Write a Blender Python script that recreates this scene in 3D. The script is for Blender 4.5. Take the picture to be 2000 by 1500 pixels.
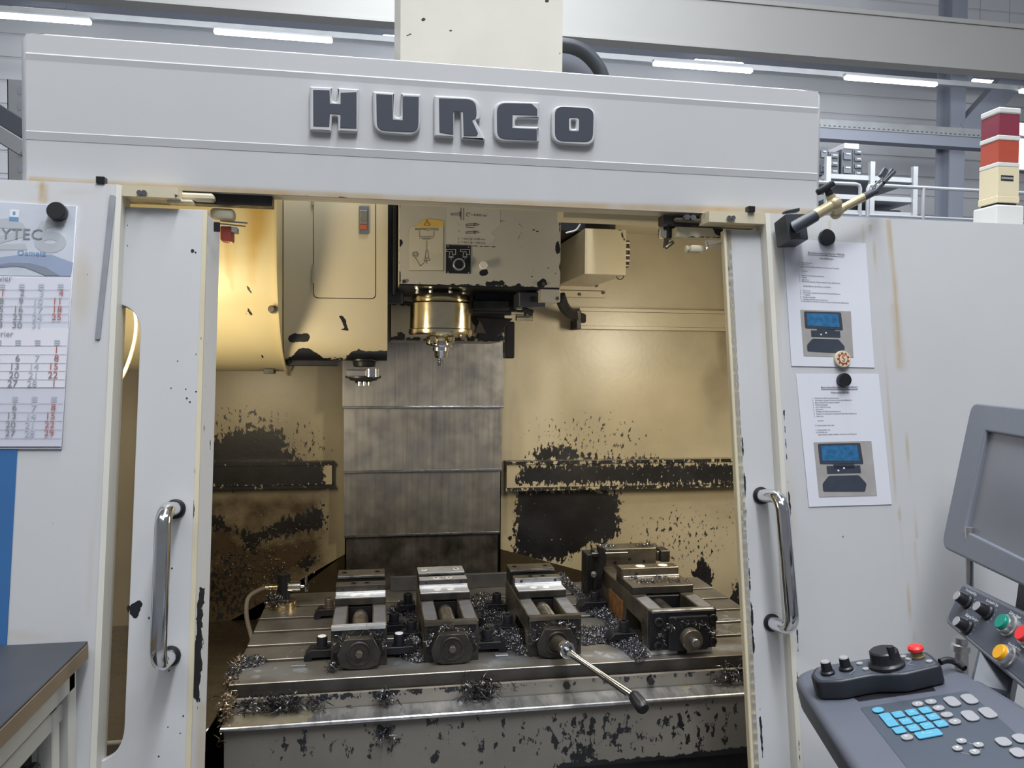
import bpy, bmesh, math, random
import numpy as np
from mathutils import Vector, Matrix
random.seed(7); rng = np.random.default_rng(11)
S = bpy.context.scene
COL = S.collection
for o in list(bpy.data.objects): bpy.data.objects.remove(o)

# ------------------------------------------------------------------ camera
F = 1540.0; CAM = np.array([0, 0, 1.62])
_y, _p, _t = math.radians(9.9), math.radians(1.41), math.radians(.46)
fw = np.array([math.sin(_y)*math.cos(_p), math.cos(_y)*math.cos(_p), -math.sin(_p)])
r0 = np.array([math.cos(_y), -math.sin(_y), 0]); u0 = np.cross(r0, fw)
rt = math.cos(_t)*r0+math.sin(_t)*u0; up = -math.sin(_t)*r0+math.cos(_t)*u0
cd = bpy.data.cameras.new('camera'); cam = bpy.data.objects.new('camera', cd); COL.objects.link(cam)
cd.sensor_fit = 'HORIZONTAL'; cd.sensor_width = 36; cd.lens = F/2000*36; cd.clip_start = .05; cd.clip_end = 200
cam.matrix_world = Matrix(((rt[0], up[0], -fw[0], 0), (rt[1], up[1], -fw[1], 0), (rt[2], up[2], -fw[2], 1.62), (0, 0, 0, 1)))
S.camera = cam
# ------------------------------------------------------------------ world, exposure, lights
S.view_settings.view_transform = 'Standard'; S.view_settings.look = 'None'
S.view_settings.gamma = 1; S.view_settings.exposure = 0.0; S.view_settings.use_curve_mapping = False
W = bpy.data.worlds.new('hall_air'); S.world = W; W.use_nodes = True
W.node_tree.nodes['Background'].inputs[0].default_value = (.90, .94, 1.0, 1)
W.node_tree.nodes['Background'].inputs[1].default_value = .165
def area(name, loc, target, sx, sy, power, col):
    l = bpy.data.lights.new(name, 'AREA'); l.shape = 'RECTANGLE'; l.size = sx; l.size_y = sy; l.energy = power; l.color = col
    o = bpy.data.objects.new(name, l); COL.objects.link(o); o.location = loc
    d = Vector(target)-Vector(loc); o.rotation_euler = d.to_track_quat('-Z', 'Y').to_euler(); return o
COOL = (.94, .97, 1.0); WARM = (1.0, .84, .56)
area('hall_lamp_or_fill', (-1.5, -1.2, 5.4), (-.2, 1.6, .8), 5, .5, 95, COOL)
area('hall_lamp_or_fill', (1.8, -.3, 5.6), (.9, 1.6, 1.0), 5, .5, 88, COOL)
area('hall_lamp_or_fill', (.5, 1.4, 5.6), (.3, 1.4, 0), 6, .5, 360, COOL)
area('hall_lamp_or_fill', (2.0, 7.5, 6.0), (2.0, 8.5, 0), 12, 2, 600, COOL)
area('hall_lamp_or_fill', (2, 6.2, 4.7), (2, 13, 6.2), 14, 1, 560, COOL)  # added fill brightening the rear wall and roof, no lamp hangs there
area('work_light', (-.47, 1.56, 1.62), (.05, 2.3, 1.50), .10, .30, 3.7, WARM)
area('work_light', (1.06, 1.72, 1.70), (.55, 2.5, .85), .10, .30, 7.0, (1.0, .88, .66))

# ------------------------------------------------------------------ pixel <-> point
def ray(px, py): return fw*F+rt*(px-1000)-up*(py-750)
def U(px, py, Y=None, Z=None, X=None):
    d = ray(px, py)
    t = Y/d[1] if Y is not None else ((Z-1.62)/d[2] if Z is not None else X/d[0])
    return Vector(CAM+d*t)
def UP(px, py, p0, n, off=0):
    d = ray(px, py); n = np.array(n, float); n = n/np.linalg.norm(n); p0 = np.array(p0, float)+n*off
    return Vector(CAM+d*((p0-CAM)@n/(d@n)))
FN = Vector((0, -1, .15)).normalized(); FP = Vector((0, 1.45, 1.92))
def UF(px, py, off=0): return UP(px, py, FP, FN, off)
def Pn(A):
    v = np.asarray(A, float)-CAM; w = v@fw
    return np.stack([1000+F*(v@rt)/w, 750-F*(v@up)/w], -1)

# ------------------------------------------------------------------ materials
MATS = {}
def mat(name, col, rough=.5, metal=0., mottle=.06, mscale=6, chip=None, cscale=45, camp=1.5, stain=None, bump=0., bscale=80,
        streak=0., emis=None, estr=0, coat=0., alpha=1., trans=0., spec=.5, chipr=.35, warp=1., streakdir=(60, 60, 3), wbias=0.):
    if name in MATS: return MATS[name]
    m = bpy.data.materials.new(name); m.use_nodes = True; N = m.node_tree.nodes; L = m.node_tree.links
    b = N['Principled BSDF']; b.inputs['Roughness'].default_value = rough; b.inputs['Metallic'].default_value = metal
    b.inputs['Coat Weight'].default_value = coat; b.inputs['Coat Roughness'].default_value = .15; b.inputs['Alpha'].default_value = alpha
    b.inputs['Transmission Weight'].default_value = trans; b.inputs['Specular IOR Level'].default_value = spec
    tc = N.new('ShaderNodeTexCoord')
    def noise(scale, detail=4, vec=None, rough_=.55):
        n = N.new('ShaderNodeTexNoise'); n.inputs['Scale'].default_value = scale; n.inputs['Detail'].default_value = detail
        n.inputs['Roughness'].default_value = rough_; L.new(vec or tc.outputs['Object'], n.inputs['Vector']); return n.outputs['Fac']
    def math_(op, a, b_, clamp=False):
        n = N.new('ShaderNodeMath'); n.operation = op; n.use_clamp = clamp
        for i, v in enumerate((a, b_)):
            if isinstance(v, (int, float)): n.inputs[i].default_value = v
            else: L.new(v, n.inputs[i])
        return n.outputs[0]
    def mapr(v, a, c, o0=0., o1=1.):
        n = N.new('ShaderNodeMapRange'); L.new(v, n.inputs['Value'])
        for k, x in zip(('From Min', 'From Max', 'To Min', 'To Max'), (a, c, o0, o1)): n.inputs[k].default_value = x
        return n.outputs[0]
    def mix(f, A, B):
        n = N.new('ShaderNodeMix'); n.data_type = 'RGBA'
        (L.new(f, n.inputs[0]) if not isinstance(f, float) else setattr(n.inputs[0], 'default_value', f))
        for i, v in ((6, A), (7, B)):
            if isinstance(v, tuple): n.inputs[i].default_value = v+(1,) if len(v) == 3 else v
            else: L.new(v, n.inputs[i])
        return n.outputs[2]
    c = tuple(col)
    if mottle:
        f = mapr(noise(mscale, 5), .3, .7)
        c = mix(f, tuple(x*(1-mottle) for x in col), tuple(min(1, x*(1+mottle)) for x in col))
    if streak:
        mp = N.new('ShaderNodeMapping'); mp.inputs['Scale'].default_value = streakdir; L.new(tc.outputs['Object'], mp.inputs['Vector'])
        f = mapr(noise(1, 6, mp.outputs[0], .65), .42, .68, 0, streak)
        c = mix(f, c, tuple(x*.35 for x in col))
    if stain:
        a = N.new('ShaderNodeAttribute'); a.attribute_name = 'stain'
        f = math_('MULTIPLY', a.outputs['Fac'], mapr(noise(14, 6), .25, .75, .55, 1.25), True)
        c = mix(f, c, stain)
    rsock = None
    if chip:
        a = N.new('ShaderNodeAttribute'); a.attribute_name = 'wear'
        mp = N.new('ShaderNodeMapping'); mp.inputs['Scale'].default_value = (1, 1, .6); L.new(tc.outputs['Object'], mp.inputs['Vector'])
        n1 = noise(cscale, 7, mp.outputs[0], .62)
        t = math_('ADD', math_('ADD', a.outputs['Fac'], wbias), math_('MULTIPLY', math_('SUBTRACT', n1, .5), camp))
        f = mapr(t, .49, .52)
        ch = mix(mapr(noise(9, 4), .35, .65), tuple(x*.6 for x in chip), tuple(x*1.5 for x in chip))
        c = mix(f, c, ch); rsock = mapr(f, 0, 1, rough, chipr)
    if isinstance(c, tuple): b.inputs['Base Color'].default_value = c+(1,)
    else: L.new(c, b.inputs['Base Color'])
    if rsock is None and (metal > .3 or coat): rsock = mapr(noise(mscale*3, 5), .3, .7, max(.03, rough*.75), min(1, rough*1.35))
    if rsock is not None: L.new(rsock, b.inputs['Roughness'])
    if bump:
        bp = N.new('ShaderNodeBump'); bp.inputs['Strength'].default_value = bump; bp.inputs['Distance'].default_value = .002
        L.new(noise(bscale, 5), bp.inputs['Height']); L.new(bp.outputs[0], b.inputs['Normal'])
    if emis: b.inputs['Emission Color'].default_value = tuple(emis)+(1,); b.inputs['Emission Strength'].default_value = estr
    MATS[name] = m; return m
BLK = (.012, .013, .017)
m_white = mat('white_enclosure_paint', (.53, .535, .55), .42, mottle=.03, mscale=3, chip=BLK, cscale=40, stain=(.42, .29, .12), bump=.05, bscale=300)
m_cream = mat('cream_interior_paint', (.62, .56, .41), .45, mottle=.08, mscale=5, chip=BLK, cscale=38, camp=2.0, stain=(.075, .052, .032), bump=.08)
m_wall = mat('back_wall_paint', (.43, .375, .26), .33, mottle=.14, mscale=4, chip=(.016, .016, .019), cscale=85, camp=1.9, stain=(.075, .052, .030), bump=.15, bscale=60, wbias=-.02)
m_flange = mat('flange_paint', (.60, .585, .53), .42, mottle=.04, chip=BLK, cscale=40, stain=(.42, .29, .12))
m_drum = mat('drum_paint', (.56, .48, .28), .42, mottle=.06, chip=BLK, cscale=40, stain=(.45, .28, .06))
m_head = mat('head_paint', (.52, .50, .44), .42, mottle=.05, chip=BLK, cscale=55, camp=1.8, stain=(.2, .15, .08))
m_apron = mat('apron_paint', (.20, .185, .16), .5, mottle=.12, chip=BLK, cscale=70, camp=2.0, stain=(.06, .05, .04), bump=.2, wbias=.02)
m_black = mat('black_oily_metal', (.018, .018, .022), .38, .3, mottle=.3, mscale=20, bump=.1)
m_dark = mat('dark_casting', (.035, .034, .035), .45, .4, mottle=.35, mscale=18, bump=.2)
m_steel = mat('ground_steel', (.34, .345, .36), .30, .9, mottle=.25, mscale=14, bump=.06)
m_bright = mat('bright_ground_steel', (.78, .80, .84), .42, .75, mottle=.15, mscale=22)
m_brownsteel = mat('oily_brown_steel', (.17, .15, .125), .34, .75, mottle=.35, mscale=14, bump=.08)
m_table = mat('table_steel', (.25, .235, .215), .36, .7, mottle=.4, mscale=9, bump=.08, stain=(.42, .45, .5), chip=(.42, .45, .50), cscale=34, camp=1.7, chipr=.3)
m_tabside = mat('table_side_steel', (.085, .078, .072), .42, .6, mottle=.35, mscale=12, bump=.1)
m_cover = mat('way_cover_steel', (.52, .505, .50), .36, .8, mottle=.12, mscale=6, streak=.35, streakdir=(90, 90, 2.5), stain=(.03, .022, .014))
m_chrome = mat('chrome', (.75, .76, .78), .12, 1., mottle=.05, mscale=30)
m_brass = mat('polished_brassy_steel', (.72, .62, .42), .17, 1., mottle=.12, mscale=14)
m_ledge = mat('wet_ledge_steel', (.80, .82, .88), .24, .9, mottle=.3, streak=.8, streakdir=(45, 8, 8), mscale=11, chip=(.55, .50, .38), cscale=25, camp=1.6, chipr=.4)
m_floor = mat('oily_tray', (.115, .09, .055), .25, .55, mottle=.25, mscale=6, bump=.06)
m_consoletop = mat('console_plastic_dimmed', (.095, .105, .135), .48, mottle=.05, bump=.15, bscale=500)  # same grey plastic, darkened to offset overhead light on the flat top
m_console = mat('console_grey_plastic', (.15, .165, .20), .45, mottle=.05, bump=.15, bscale=500)
m_console2 = mat('console_panel_dark', (.062, .072, .095), .42, mottle=.05, bump=.1, bscale=500)
m_keypad = mat('keypad_membrane', (.060, .074, .098), .4, mottle=.04)
m_screen = mat('dark_screen_glass', (.15, .155, .175), .28, mottle=.05, spec=.7)
m_plblack = mat('black_plastic', (.012, .013, .017), .38, mottle=.1)
m_plgrey = mat('light_grey_plastic', (.30, .30, .32), .4, mottle=.03)
m_cyan = mat('cyan_keys', (.09, .34, .50), .4, mottle=.03)
m_cyan2 = mat('pale_cyan_print', (.28, .58, .70), .5, mottle=0)
m_paper = mat('white_paper', (.66, .67, .74), .6, mottle=.02)
m_ink = mat('black_ink', (.03, .03, .04), .6, mottle=0)
m_whiteink = mat('white_ink', (.75, .78, .8), .6, mottle=0)
m_red = mat('red_plastic', (.75, .03, .03), .35, mottle=.03)
m_green = mat('green_plastic', (.0, .22, .16), .35, mottle=.03)
m_yellow = mat('yellow_plastic', (.75, .36, .01), .35, mottle=.03)
m_alum = mat('satin_aluminium', (.55, .55, .56), .3, .85, mottle=.05)
m_tan = mat('tan_anodised_metal', (.50, .42, .26), .33, .35, mottle=.05)
m_bluegrey = mat('blue_black_enamel', (.042, .048, .062), .45, mottle=.08)
m_logo = mat('logo_inlay', (.045, .053, .075), .5, mottle=.08, chip=(.5, .5, .5), cscale=60, camp=1.5, wbias=.03)
m_hall = mat('hall_wall_paint', (.62, .63, .65), .7, mottle=.04, mscale=.6)
m_ceil = mat('hall_ceiling_sheet', (.36, .37, .40), .7, mottle=.06, mscale=.6)
m_beam = mat('hall_beam_blue_grey', (.17, .185, .225), .6, mottle=.05, mscale=1)
m_girder = mat('crane_girder_paint', (.46, .46, .45), .5, mottle=.04, mscale=1)
m_galv = mat('galvanised_steel', (.21, .22, .23), .45, .2, mottle=.1, mscale=4)
m_led = mat('led_diffuser', (1, 1, 1), .5, mottle=0, emis=(.93, .96, 1), estr=9)
m_sky = mat('window_daylight', (1, 1, 1), .5, mottle=0, emis=(.92, .96, 1), estr=2.2)
m_bin = mat('dark_bins', (.035, .04, .05), .6, mottle=.1)
m_chipm = mat('metal_swarf', (.22, .22, .235), .33, .95, mottle=.55, mscale=160)
m_chipd = mat('dark_swarf_bed', (.05, .05, .055), .5, .5, mottle=.6, mscale=120, bump=.8, bscale=250)
m_hose = mat('grey_hose', (.15, .125, .10), .55, mottle=.1)
m_bench = mat('dark_bench_laminate', (.036, .040, .05), .5, mottle=.12, mscale=8)
m_wood = mat('brown_edge_band', (.17, .125, .075), .5, mottle=.15)
m_blue = mat('blue_paint', (.035, .13, .32), .5, mottle=.04)
m_glass = mat('smoky_door_glass', (.20, .16, .11), .12, mottle=0, alpha=.14, spec=.3)
m_floorc = mat('concrete_floor', (.22, .22, .22), .6, mottle=.1, mscale=2)

# ------------------------------------------------------------------ mesh helpers
def link(o, parent=None):
    COL.objects.link(o)
    if parent is not None:
        bpy_loc = parent_world(parent)
        o.parent = parent; o.matrix_parent_inverse = Matrix.Translation(bpy_loc).inverted()
    return o
WL = {}
def parent_world(p): return WL.get(p.name, Vector((0, 0, 0)))
def tag(o, label=None, cat=None, group=None, kind=None):
    if label: o['label'] = label
    if cat: o['category'] = cat
    if group: o['group'] = group
    if kind: o['kind'] = kind
    return o
def thing(name, loc, label, cat, group=None, kind=None):
    o = bpy.data.objects.new(name, None); COL.objects.link(o); o.location = loc; o.empty_display_size = .05; WL[o.name] = Vector(loc)
    return tag(o, label, cat, group, kind)
def finish(name, verts, faces, m, parent=None, bevel=0, seg=1, smooth=True, ang=35):
    me = bpy.data.meshes.new(name)
    bm = bmesh.new(); vs = [bm.verts.new(v) for v in verts]
    for f in faces:
        try: bm.faces.new([vs[i] for i in f])
        except ValueError: pass
    bmesh.ops.recalc_face_normals(bm, faces=bm.faces)
    if bevel:
        es = [e for e in bm.edges if len(e.link_faces) == 2 and e.calc_face_angle(0) > math.radians(30)]
        if es: bmesh.ops.bevel(bm, geom=es, offset=bevel, segments=seg, affect='EDGES', profile=.5, clamp_overlap=True)
    bm.to_mesh(me); bm.free()
    if smooth:
        me.shade_smooth(); me.set_sharp_from_angle(angle=math.radians(ang))
    me.materials.append(m)
    return link(bpy.data.objects.new(name, me), parent)
class B:
    def __init__(s): s.v = []; s.f = []
    def add(s, v, f):
        k = len(s.v); s.v += [tuple(x) for x in v]; s.f += [tuple(i+k for i in q) for q in f]; return s
    def box(s, x0, x1, y0, y1, z0, z1):
        return s.hexa([(x0, y0, z0), (x1, y0, z0), (x1, y1, z0), (x0, y1, z0), (x0, y0, z1), (x1, y0, z1), (x1, y1, z1), (x0, y1, z1)])
    def hexa(s, v): return s.add(v, [(0, 3, 2, 1), (4, 5, 6, 7), (0, 1, 5, 4), (1, 2, 6, 5), (2, 3, 7, 6), (3, 0, 4, 7)])
    def prism(s, poly, d):
        n = len(poly); d = Vector(d); P_ = [Vector(p) for p in poly]
        return s.add(P_+[p+d for p in P_], [tuple(range(n)), tuple(range(2*n-1, n-1, -1))]+[(i, (i+1) % n, (i+1) % n+n, i+n) for i in range(n)])
    def beam(s, a, b, w, h, upv=(0, 0, 1)):
        a, b = Vector(a), Vector(b); d = (b-a).normalized(); x = d.cross(Vector(upv)).normalized()*w/2; y = x.cross(d).normalized()*h/2
        return s.prism([a-x-y, a+x-y, a+x+y, a-x+y], b-a)
    def ring(s, c, ax, r, n=24, ph=0):
        ax = Vector(ax).normalized(); t = Vector((0, 0, 1)) if abs(ax.z) < .9 else Vector((1, 0, 0))
        e1 = ax.cross(t).normalized(); e2 = ax.cross(e1)
        return [Vector(c)+e1*r*math.cos(2*math.pi*i/n+ph)+e2*r*math.sin(2*math.pi*i/n+ph) for i in range(n)]
    def lathe(s, o, ax, prof, n=24, ph=0):
        o = Vector(o); ax = Vector(ax).normalized(); k = len(s.v); m_ = len(prof)
        for h, r in prof: s.v += [tuple(p) for p in s.ring(o+ax*h, ax, max(r, 1e-5), n, ph)]
        for j in range(m_-1):
            for i in range(n): s.f.append((k+j*n+i, k+j*n+(i+1) % n, k+(j+1)*n+(i+1) % n, k+(j+1)*n+i))
        s.f.append(tuple(k+i for i in range(n))); s.f.append(tuple(k+(m_-1)*n+i for i in range(n-1, -1, -1))); return s
    def cyl(s, a, b, r, r2=None, n=20, ph=0):
        a, b = Vector(a), Vector(b); return s.lathe(a, b-a, [(0, r), ((b-a).length, r if r2 is None else r2)], n, ph)
    def tube(s, pts, r, n=10):
        pts = [Vector(p) for p in pts]; k = len(s.v); m_ = len(pts); prev = None
        for i, p in enumerate(pts):
            d = (pts[min(i+1, m_-1)]-pts[max(i-1, 0)]).normalized()
            if prev is None:
                t = Vector((0, 0, 1)) if abs(d.z) < .9 else Vector((1, 0, 0)); e1 = d.cross(t).normalized()
            else: e1 = (prev-d*prev.dot(d)).normalized()
            prev = e1; e2 = d.cross(e1); rr = r[i] if isinstance(r, (list, tuple)) else r
            s.v += [tuple(p+e1*rr*math.cos(2*math.pi*j/n)+e2*rr*math.sin(2*math.pi*j/n)) for j in range(n)]
        for i in range(m_-1):
            for j in range(n): s.f.append((k+i*n+j, k+i*n+(j+1) % n, k+(i+1)*n+(j+1) % n, k+(i+1)*n+j))
        s.f.append(tuple(k+j for j in range(n))); s.f.append(tuple(k+(m_-1)*n+j for j in range(n-1, -1, -1))); return s
    def obj(s, name, m, parent=None, bevel=0, seg=1, smooth=True, ang=35): return finish(name, s.v, s.f, m, parent, bevel, seg, smooth, ang)
def smoothpath(pts, it=3):
    pts = [Vector(p) for p in pts]
    for _ in range(it):
        q = [pts[0]]
        for a, b in zip(pts[:-1], pts[1:]): q += [a*.75+b*.25, a*.25+b*.75]
        pts = q+[pts[-1]]
    return pts
def rpoly(pts, r, k=5):                      # round the corners of a 2D/3D polygon
    out = []; pts = [Vector(p) for p in pts]; n = len(pts)
    for i in range(n):
        a, b, c = pts[i-1], pts[i], pts[(i+1) % n]; rr = r[i] if isinstance(r, (list, tuple)) else r
        if rr <= 0: out.append(b); continue
        d1 = min(rr, (a-b).length*.49); d2 = min(rr, (c-b).length*.49)
        p, q = b+(a-b).normalized()*d1, b+(c-b).normalized()*d2
        for j in range(k+1):
            t = j/k; out.append(p*(1-t)**2+b*2*t*(1-t)+q*t*t)
    return out
def plate(name, loops, n, thick, m, parent=None, bevel=.001, res=1, smooth=True):
    """loops: lists of 3D points lying in one plane (first outer, rest holes); body goes from that plane back by thick (against n)"""
    n = Vector(n).normalized(); t = Vector((1, 0, 0)) if abs(n.x) < .8 else Vector((0, 0, 1))
    ey = n.cross(t).normalized(); ex = ey.cross(n); o = Vector(loops[0][0])
    cu = bpy.data.curves.new(name, 'CURVE'); cu.dimensions = '2D'; cu.fill_mode = 'BOTH'; cu.extrude = max(1e-5, thick/2-bevel); cu.bevel_depth = bevel; cu.bevel_resolution = res; cu.offset = -bevel
    for lp in loops:
        sp = cu.splines.new('POLY'); sp.points.add(len(lp)-1); sp.use_cyclic_u = True
        for i, p in enumerate(lp):
            d = Vector(p)-o; sp.points[i].co = (d.dot(ex), d.dot(ey), 0, 1)
    ob = bpy.data.objects.new(name+'_c', cu); COL.objects.link(ob)
    dg = bpy.context.evaluated_depsgraph_get(); me = bpy.data.meshes.new_from_object(ob.evaluated_get(dg)); me.name = name
    bpy.data.objects.remove(ob); bpy.data.curves.remove(cu)
    c = o-n*(thick/2)
    me.transform(Matrix(((ex.x, ey.x, n.x, c.x), (ex.y, ey.y, n.y, c.y), (ex.z, ey.z, n.z, c.z), (0, 0, 0, 1))))
    if smooth: me.shade_smooth(); me.set_sharp_from_angle(angle=math.radians(30))
    me.materials.clear(); me.materials.append(m)
    return link(bpy.data.objects.new(name, me), parent)
def text(name, lines, m, parent, thick=.0003):
    """lines: (string, origin(left baseline), xdir, ydir, size, align) merged in one mesh"""
    V = []; Fc = []
    for (s, o, ex, ey, size, al) in lines:
        cu = bpy.data.curves.new('t', 'FONT'); cu.body = s; cu.size = size; cu.align_x = al; cu.resolution_u = 2; cu.space_line = 1.0
        ob = bpy.data.objects.new('t', cu); COL.objects.link(ob); dg = bpy.context.evaluated_depsgraph_get()
        me = bpy.data.meshes.new_from_object(ob.evaluated_get(dg)); bpy.data.objects.remove(ob); bpy.data.curves.remove(cu)
        if isinstance(ex, tuple): ex, wd = ex; k_ = Vector(ex).length if wd is None else wd; k_ /= max(1e-6, max(v.co.x for v in me.vertices)-min(v.co.x for v in me.vertices))
        else: k_ = 1
        o, ex, ey = Vector(o), Vector(ex).normalized(), Vector(ey).normalized(); k = len(V)
        V += [tuple(o+ex*v.co.x*k_+ey*v.co.y*(k_ if size == 1 else 1)) for v in me.vertices]; Fc += [tuple(i+k for i in p.vertices) for p in me.polygons]
        bpy.data.meshes.remove(me)
    me = bpy.data.meshes.new(name); me.from_pydata(V, [], Fc); me.materials.append(m)
    return link(bpy.data.objects.new(name, me), parent)
def grid(name, c00, c10, c11, c01, nx, ny, back, m, parent=None, disp=0):
    """sheet with a dense front face (c00 lower left .. c01 upper left) and thickness vector back"""
    c00, c10, c11, c01 = [np.array(c, float) for c in (c00, c10, c11, c01)]
    u, v = np.meshgrid(np.linspace(0, 1, nx+1), np.linspace(0, 1, ny+1)); u = u[..., None]; v = v[..., None]
    A = ((1-u)*(1-v)*c00+u*(1-v)*c10+u*v*c11+(1-u)*v*c01).reshape(-1, 3)
    n1 = len(A); Vv = np.vstack([A, np.array([c00, c10, c11, c01])+np.array(back, float)])
    idx = np.arange(n1).reshape(ny+1, nx+1)
    q = np.stack([idx[:-1, :-1], idx[:-1, 1:], idx[1:, 1:], idx[1:, :-1]], -1).reshape(-1, 4).tolist()
    a, b, c, d = n1, n1+1, n1+2, n1+3
    q.append([d, c, b, a]); q.append(list(idx[0, ::-1])+[a, b]); q.append(list(idx[::-1, -1])+[b, c]); q.append(list(idx[-1, :])+[c, d]); q.append(list(idx[:, 0])+[d, a])
    me = bpy.data.meshes.new(name); me.from_pydata(Vv.tolist(), [], q); me.validate(); me.materials.append(m)
    return link(bpy.data.objects.new(name, me), parent)
def sdpoly(P, poly):
    poly = np.array(poly, float); n = len(poly); d = np.full(len(P), 1e9); ins = np.zeros(len(P), bool)
    for i in range(n):
        a, b = poly[i], poly[(i+1) % n]; e = b-a; w = P-a
        t = np.clip((w@e)/(e@e+1e-9), 0, 1); d = np.minimum(d, np.linalg.norm(w-t[:, None]*e, axis=1))
        if a[1] != b[1]:
            c = ((a[1] > P[:, 1]) != (b[1] > P[:, 1])) & (P[:, 0] < (b[0]-a[0])*(P[:, 1]-a[1])/(b[1]-a[1])+a[0]); ins ^= c
    return np.where(ins, d, -d)
def paint(o, attr, shapes):
    """marks lie on the surface: shapes given as outlines on the photo, ('p',poly,soft,val) ('e',cx,cy,rx,ry,val) ('l',path,width,val)"""
    me = o.data; n = len(me.vertices); co = np.empty(n*3); me.vertices.foreach_get('co', co); P_ = Pn(co.reshape(-1, 3))
    w = np.zeros(n)
    for s in shapes:
        if s[0] == 'p': f = np.clip(.5+sdpoly(P_, s[1])/s[2]*.5, 0, 1)*s[3]
        elif s[0] == 'e':
            d = np.sqrt(((P_[:, 0]-s[1])/s[3])**2+((P_[:, 1]-s[2])/s[4])**2); f = np.clip(1.5-d, 0, 1)*s[5]
        else:
            d = np.full(n, 1e9)
            for a, b in zip(s[1][:-1], s[1][1:]):
                a, b = np.array(a, float), np.array(b, float); e = b-a; q = P_-a; t = np.clip((q@e)/(e@e), 0, 1); d = np.minimum(d, np.linalg.norm(q-t[:, None]*e, axis=1))
            f = np.clip(1.5-d/s[2], 0, 1)*s[3]
        w = np.maximum(w, f) if s[-1] >= 0 else w*(1+f)
    a = me.attributes.get(attr) or me.attributes.new(attr, 'FLOAT', 'POINT'); a.data.foreach_set('value', w.astype(np.float32))
def ragged(c, ex, ey, rx, ry, n=14, j=.35):
    c, ex, ey = Vector(c), Vector(ex).normalized(), Vector(ey).normalized()
    return [c+ex*rx*math.cos(a)*k+ey*ry*math.sin(a)*k for a, k in ((2*math.pi*i/n, 1-random.random()*j) for i in range(n))]
def decals(name, items, m, parent, fn, n):
    """chips in the paint as thin flat flakes; items (px,py,rx,ry) in photo pixels"""
    b = B(); n = Vector(n).normalized()
    for it in items:
        px, py, rx, ry = it[:4]; c = fn(px, py); e1 = fn(px+1, py)-c; e2 = fn(px, py-1)-c
        B().prism([p+n*.0004 for p in ragged(c, e1, e2, rx*e1.length, ry*e2.length)], -n*.0008).obj(name, m, parent, smooth=False)
# ================================================================== SETTING: the hall
def struct(o): o['kind'] = 'structure'; return o
struct(B().box(-9, 16, -4, 14, -.1, 0).obj('floor', m_floorc, smooth=False))
b = B().box(-9, 16, 13.5, 13.7, 0, 9.5); wall_back = struct(b.obj('wall_back', m_hall, smooth=False))
for i in range(26): B().box(-9, 16, 13.46, 13.5, .2+i*.36, .2+i*.36+.33).obj('panel', m_hall, wall_back, bevel=.01)
struct(B().box(-9.2, -9, -4, 14, 0, 9.5).obj('wall_left', m_hall, smooth=False))
struct(B().box(16, 16.2, -4, 14, 0, 9.5).obj('wall_right', m_hall, smooth=False))
ceil = struct(B().box(-9, 16, 2.4, 14, 9.3, 9.4).obj('ceiling', m_ceil, smooth=False))
for i in range(30): B().box(-9, 16, 3+i*.36, 3+i*.36+.18, 9.24, 9.3).obj('rib', m_ceil, ceil, smooth=False)
# roof purlins and trusses running across the hall
def ibeam(b, a, c, w, h, t=.02):
    a, c = Vector(a), Vector(c); u = Vector((0, 0, 1))
    b.beam(a+u*(h/2-t/2), c+u*(h/2-t/2), w, t); b.beam(a-u*(h/2-t/2), c-u*(h/2-t/2), w, t); b.beam(a, c, t, h-2*t)
for k, (yy, py, h, w, label) in enumerate([(10.4, 30, .10, .12, 'dark blue grey roof beam just below the white crane girder'), (12.9, 52, .22, .14, 'deep dark roof beam above the front row of tube lamps')]):
    z = U(600, py, Y=yy).z; b = B(); ibeam(b, (-9, yy, z), (16, yy, z), w, h)
    tag(b.obj('roof_beam', m_beam, smooth=False), label, 'beam')
# crane girder
g0, g1 = U(1100, 66, Y=5.0), U(1300, -8, Y=5.0)
cg = thing('crane_girder', (0, 5.0, g0.z), 'white overhead crane girder crossing the top of the photo above the machine', 'girder')
B().box(-8, 15, 5.0, 5.08, g0.z, g1.z).obj('web', m_girder, cg, bevel=.004)
B().box(-8, 15, 4.99, 5.10, g0.z-.018, g0.z).obj('lower_flange', m_girder, cg, smooth=False)
B().box(-8, 15, 4.99, 5.10, g1.z, g1.z+.03).obj('upper_flange', m_girder, cg, smooth=False)
# LED tube lamps
def led(px0, py0, px1, py1, Y, label, group=None, w=.07):
    a, c = U(px0, py0, Y=Y), U(px1, py1, Y=Y); c.z = a.z = (a.z+c.z)/2
    t = thing('tube_lamp', a, label, 'lamp', group)
    B().beam(a, c, w, .05).obj('diffuser', m_led, t, bevel=.012)
    B().beam(a+Vector((0, 0, .04)), c+Vector((0, 0, .04)), w*.8, .03).obj('housing', m_galv, t, bevel=.004)
    if Y > 11:
        for q in (a*.85+c*.15, a*.15+c*.85): B().cyl(q+Vector((0, 0, .05)), (q.x, q.y, 9.3), .004, n=6).obj('suspension_wire', m_galv, t)
led(-60, 28, 178, 41, 10, 'lit tube lamp at the far left, front row, ending above the machine corner')
led(418, 64, 649, 77, 10, 'lit tube lamp of the front row left of the spindle column')
led(1276, 126, 1469, 137, 10, 'lit tube lamp of the front row just above the right end of the machine header')
led(1650, 154, 1829, 163, 10, 'lit tube lamp of the front row above the storage shelf')
led(1992, 179, 2090, 184, 10, 'lit tube lamp of the front row cut off by the right edge of the photo')
led(24, 18, 148, 26, 12.6, 'small faint tube lamp of the rear row at the far left', w=.06)
led(748, 73, 860, 79, 12.6, 'small faint tube lamp of the rear row peeking out left of the spindle column', w=.06)
led(1356, 120, 1451, 125, 12.6, 'small faint tube lamp of the rear row above the header right end', w=.06)
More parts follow.
